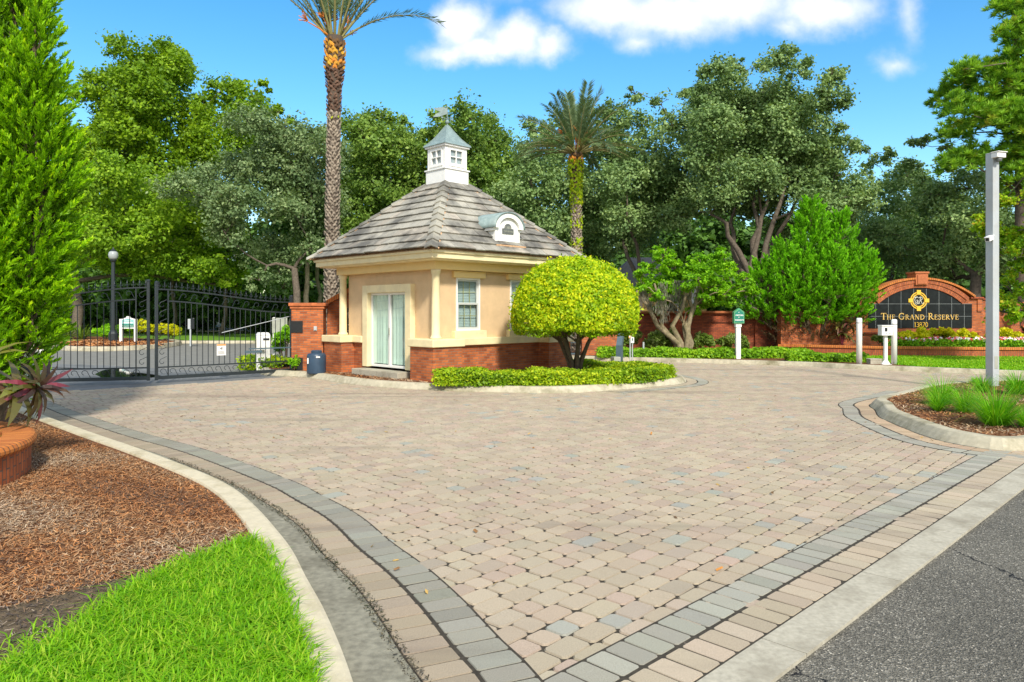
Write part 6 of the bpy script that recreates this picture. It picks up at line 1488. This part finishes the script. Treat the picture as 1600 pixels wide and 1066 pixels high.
# ================================================================== light, sky, camera
W = bpy.data.worlds.new('World'); SC.world = W; W.use_nodes = True
sd = Vector((.27, -.90, .76)).normalized()
el = math.asin(sd.z); rot = math.atan2(sd.x, sd.y)
t = NT('w', W)
sky = t.n('ShaderNodeTexSky', sky_type='NISHITA', sun_disc=False, sun_elevation=el, sun_rotation=rot, altitude=0, air_density=1.0, dust_density=.4, ozone_density=1.6)
hs = t.n('ShaderNodeHueSaturation', {'Hue': .493, 'Saturation': SKY_SAT, 'Value': 1.0, 'Color': sky.outputs[0]}).outputs[0]
co_ = t.n('ShaderNodeTexCoord').outputs['Generated']
sp = t.n('ShaderNodeSeparateXYZ', {0: co_}).outputs
yy = t.math('MAXIMUM', sp[1], .05)
u = t.math('DIVIDE', sp[0], yy); v = t.math('DIVIDE', sp[2], yy)
uv = t.n('ShaderNodeCombineXYZ', {0: u, 1: v, 2: 0.0}).outputs[0]
wrp = t.n('ShaderNodeTexNoise', {'Vector': uv, 'Scale': 14.0, 'Detail': 5.0, 'Roughness': .6}).outputs['Color']
wuv = t.n('ShaderNodeVectorMath', {0: t.n('ShaderNodeVectorMath', {0: wrp, 1: (-.5, -.5, -.5)}, operation='ADD').outputs[0], 1: (.05, .05, 0), 2: uv}, operation='MULTIPLY_ADD').outputs[0]
m = None
for (px, py, rx, ry, s) in ((722, 40, 52, 48, 1), (800, 58, 62, 42, 1), (700, 82, 62, 24, .75), (858, 72, 45, 28, .8), (760, 78, 90, 28, .9), (950, 12, 100, 48, 1), (1050, 22, 120, 52, 1), (1150, 8, 110, 48, .95), (1285, 14, 105, 44, .9), (1000, 62, 46, 24, .6), (1240, 40, 60, 24, .6), (1420, 22, 30, 60, .48), (1398, 95, 44, 26, .52), (1060, -90, 480, 100, .9), (-300, 150, 200, 60, .7), (2100, 200, 260, 70, .8)):
    c = ((px - 800) / F, (HY - py) / F, 0)
    d = t.n('ShaderNodeVectorMath', {0: t.n('ShaderNodeVectorMath', {0: wuv, 1: c}, operation='SUBTRACT').outputs[0], 1: (F / rx, F / ry, 0)}, operation='MULTIPLY').outputs[0]
    ln_ = t.n('ShaderNodeVectorMath', {0: d}, operation='LENGTH').outputs['Value']
    f = t.math('MULTIPLY', t.math('SUBTRACT', 1.25, ln_), s)
    m = f if m is None else t.n('ShaderNodeMath', {0: m, 1: f, 2: .25}, operation='SMOOTH_MAX').outputs[0]
nz = t.noise(uv, 22, 6, .6)
val = t.math('ADD', m, t.math('MULTIPLY', t.math('SUBTRACT', nz, .5), .55))
mask = t.n('ShaderNodeMapRange', {0: val, 1: .02, 2: 1.05, 3: 0.0, 4: .95}, interpolation_type='SMOOTHSTEP').outputs[0]
mask = t.math('MULTIPLY', mask, t.n('ShaderNodeMapRange', {0: sp[1], 1: .05, 2: .2}).outputs[0])
# broken cloud added out of view, behind and overhead, to whiten the fill light
n2 = t.noise(co_, 2.6, 6, .6)
rest = t.n('ShaderNodeMapRange', {0: t.math('ADD', t.n('ShaderNodeMapRange', {0: sp[1], 1: .25, 2: -.25}).outputs[0], t.n('ShaderNodeMapRange', {0: sp[2], 1: .62, 2: .9}).outputs[0], None, True), 1: 0.0, 2: 1.0}).outputs[0]
m2 = t.math('MULTIPLY', t.n('ShaderNodeMapRange', {0: n2, 1: .36, 2: .56, 3: 0.0, 4: .95}, interpolation_type='SMOOTHSTEP').outputs[0], rest)
mask = t.math('MAXIMUM', mask, m2)
lum = t.n('ShaderNodeMapRange', {0: val, 1: .3, 2: 1.3, 3: .80, 4: .95}).outputs[0]
cl = t.n('ShaderNodeVectorMath', {0: CLOUD, 3: lum}, operation='SCALE').outputs[0]
colr = t.mix(mask, hs, cl)
bg = t.n('ShaderNodeBackground', {'Color': colr, 'Strength': SKY_STR})
t.n('ShaderNodeOutputWorld', {'Surface': bg.outputs[0]})
sl = bpy.data.lights.new('sun', 'SUN'); sl.energy = SUN; sl.angle = R(SUN_ANG); sl.color = (1, .94, .84)
so = bpy.data.objects.new('sun', sl); COL.objects.link(so); so.rotation_euler = (-sd).to_track_quat('-Z', 'Y').to_euler()
cd_ = bpy.data.cameras.new('camera'); cam = bpy.data.objects.new('camera', cd_); COL.objects.link(cam)
cam.location = (0, 0, H); cam.rotation_euler = (R(90), 0, 0)
cd_.sensor_width = 36; cd_.lens = 36 * F / 1600; cd_.shift_y = -(533 - HY) / 1600; cd_.clip_end = 1000; cd_.clip_start = .05
SC.camera = cam
SC.view_settings.view_transform = 'Standard'; SC.view_settings.look = 'None'; SC.view_settings.exposure = EXPO; SC.view_settings.gamma = 1
SC.render.film_transparent = False
SC.cycles.max_bounces = 8; SC.cycles.transparent_max_bounces = 12; SC.cycles.use_denoising = True
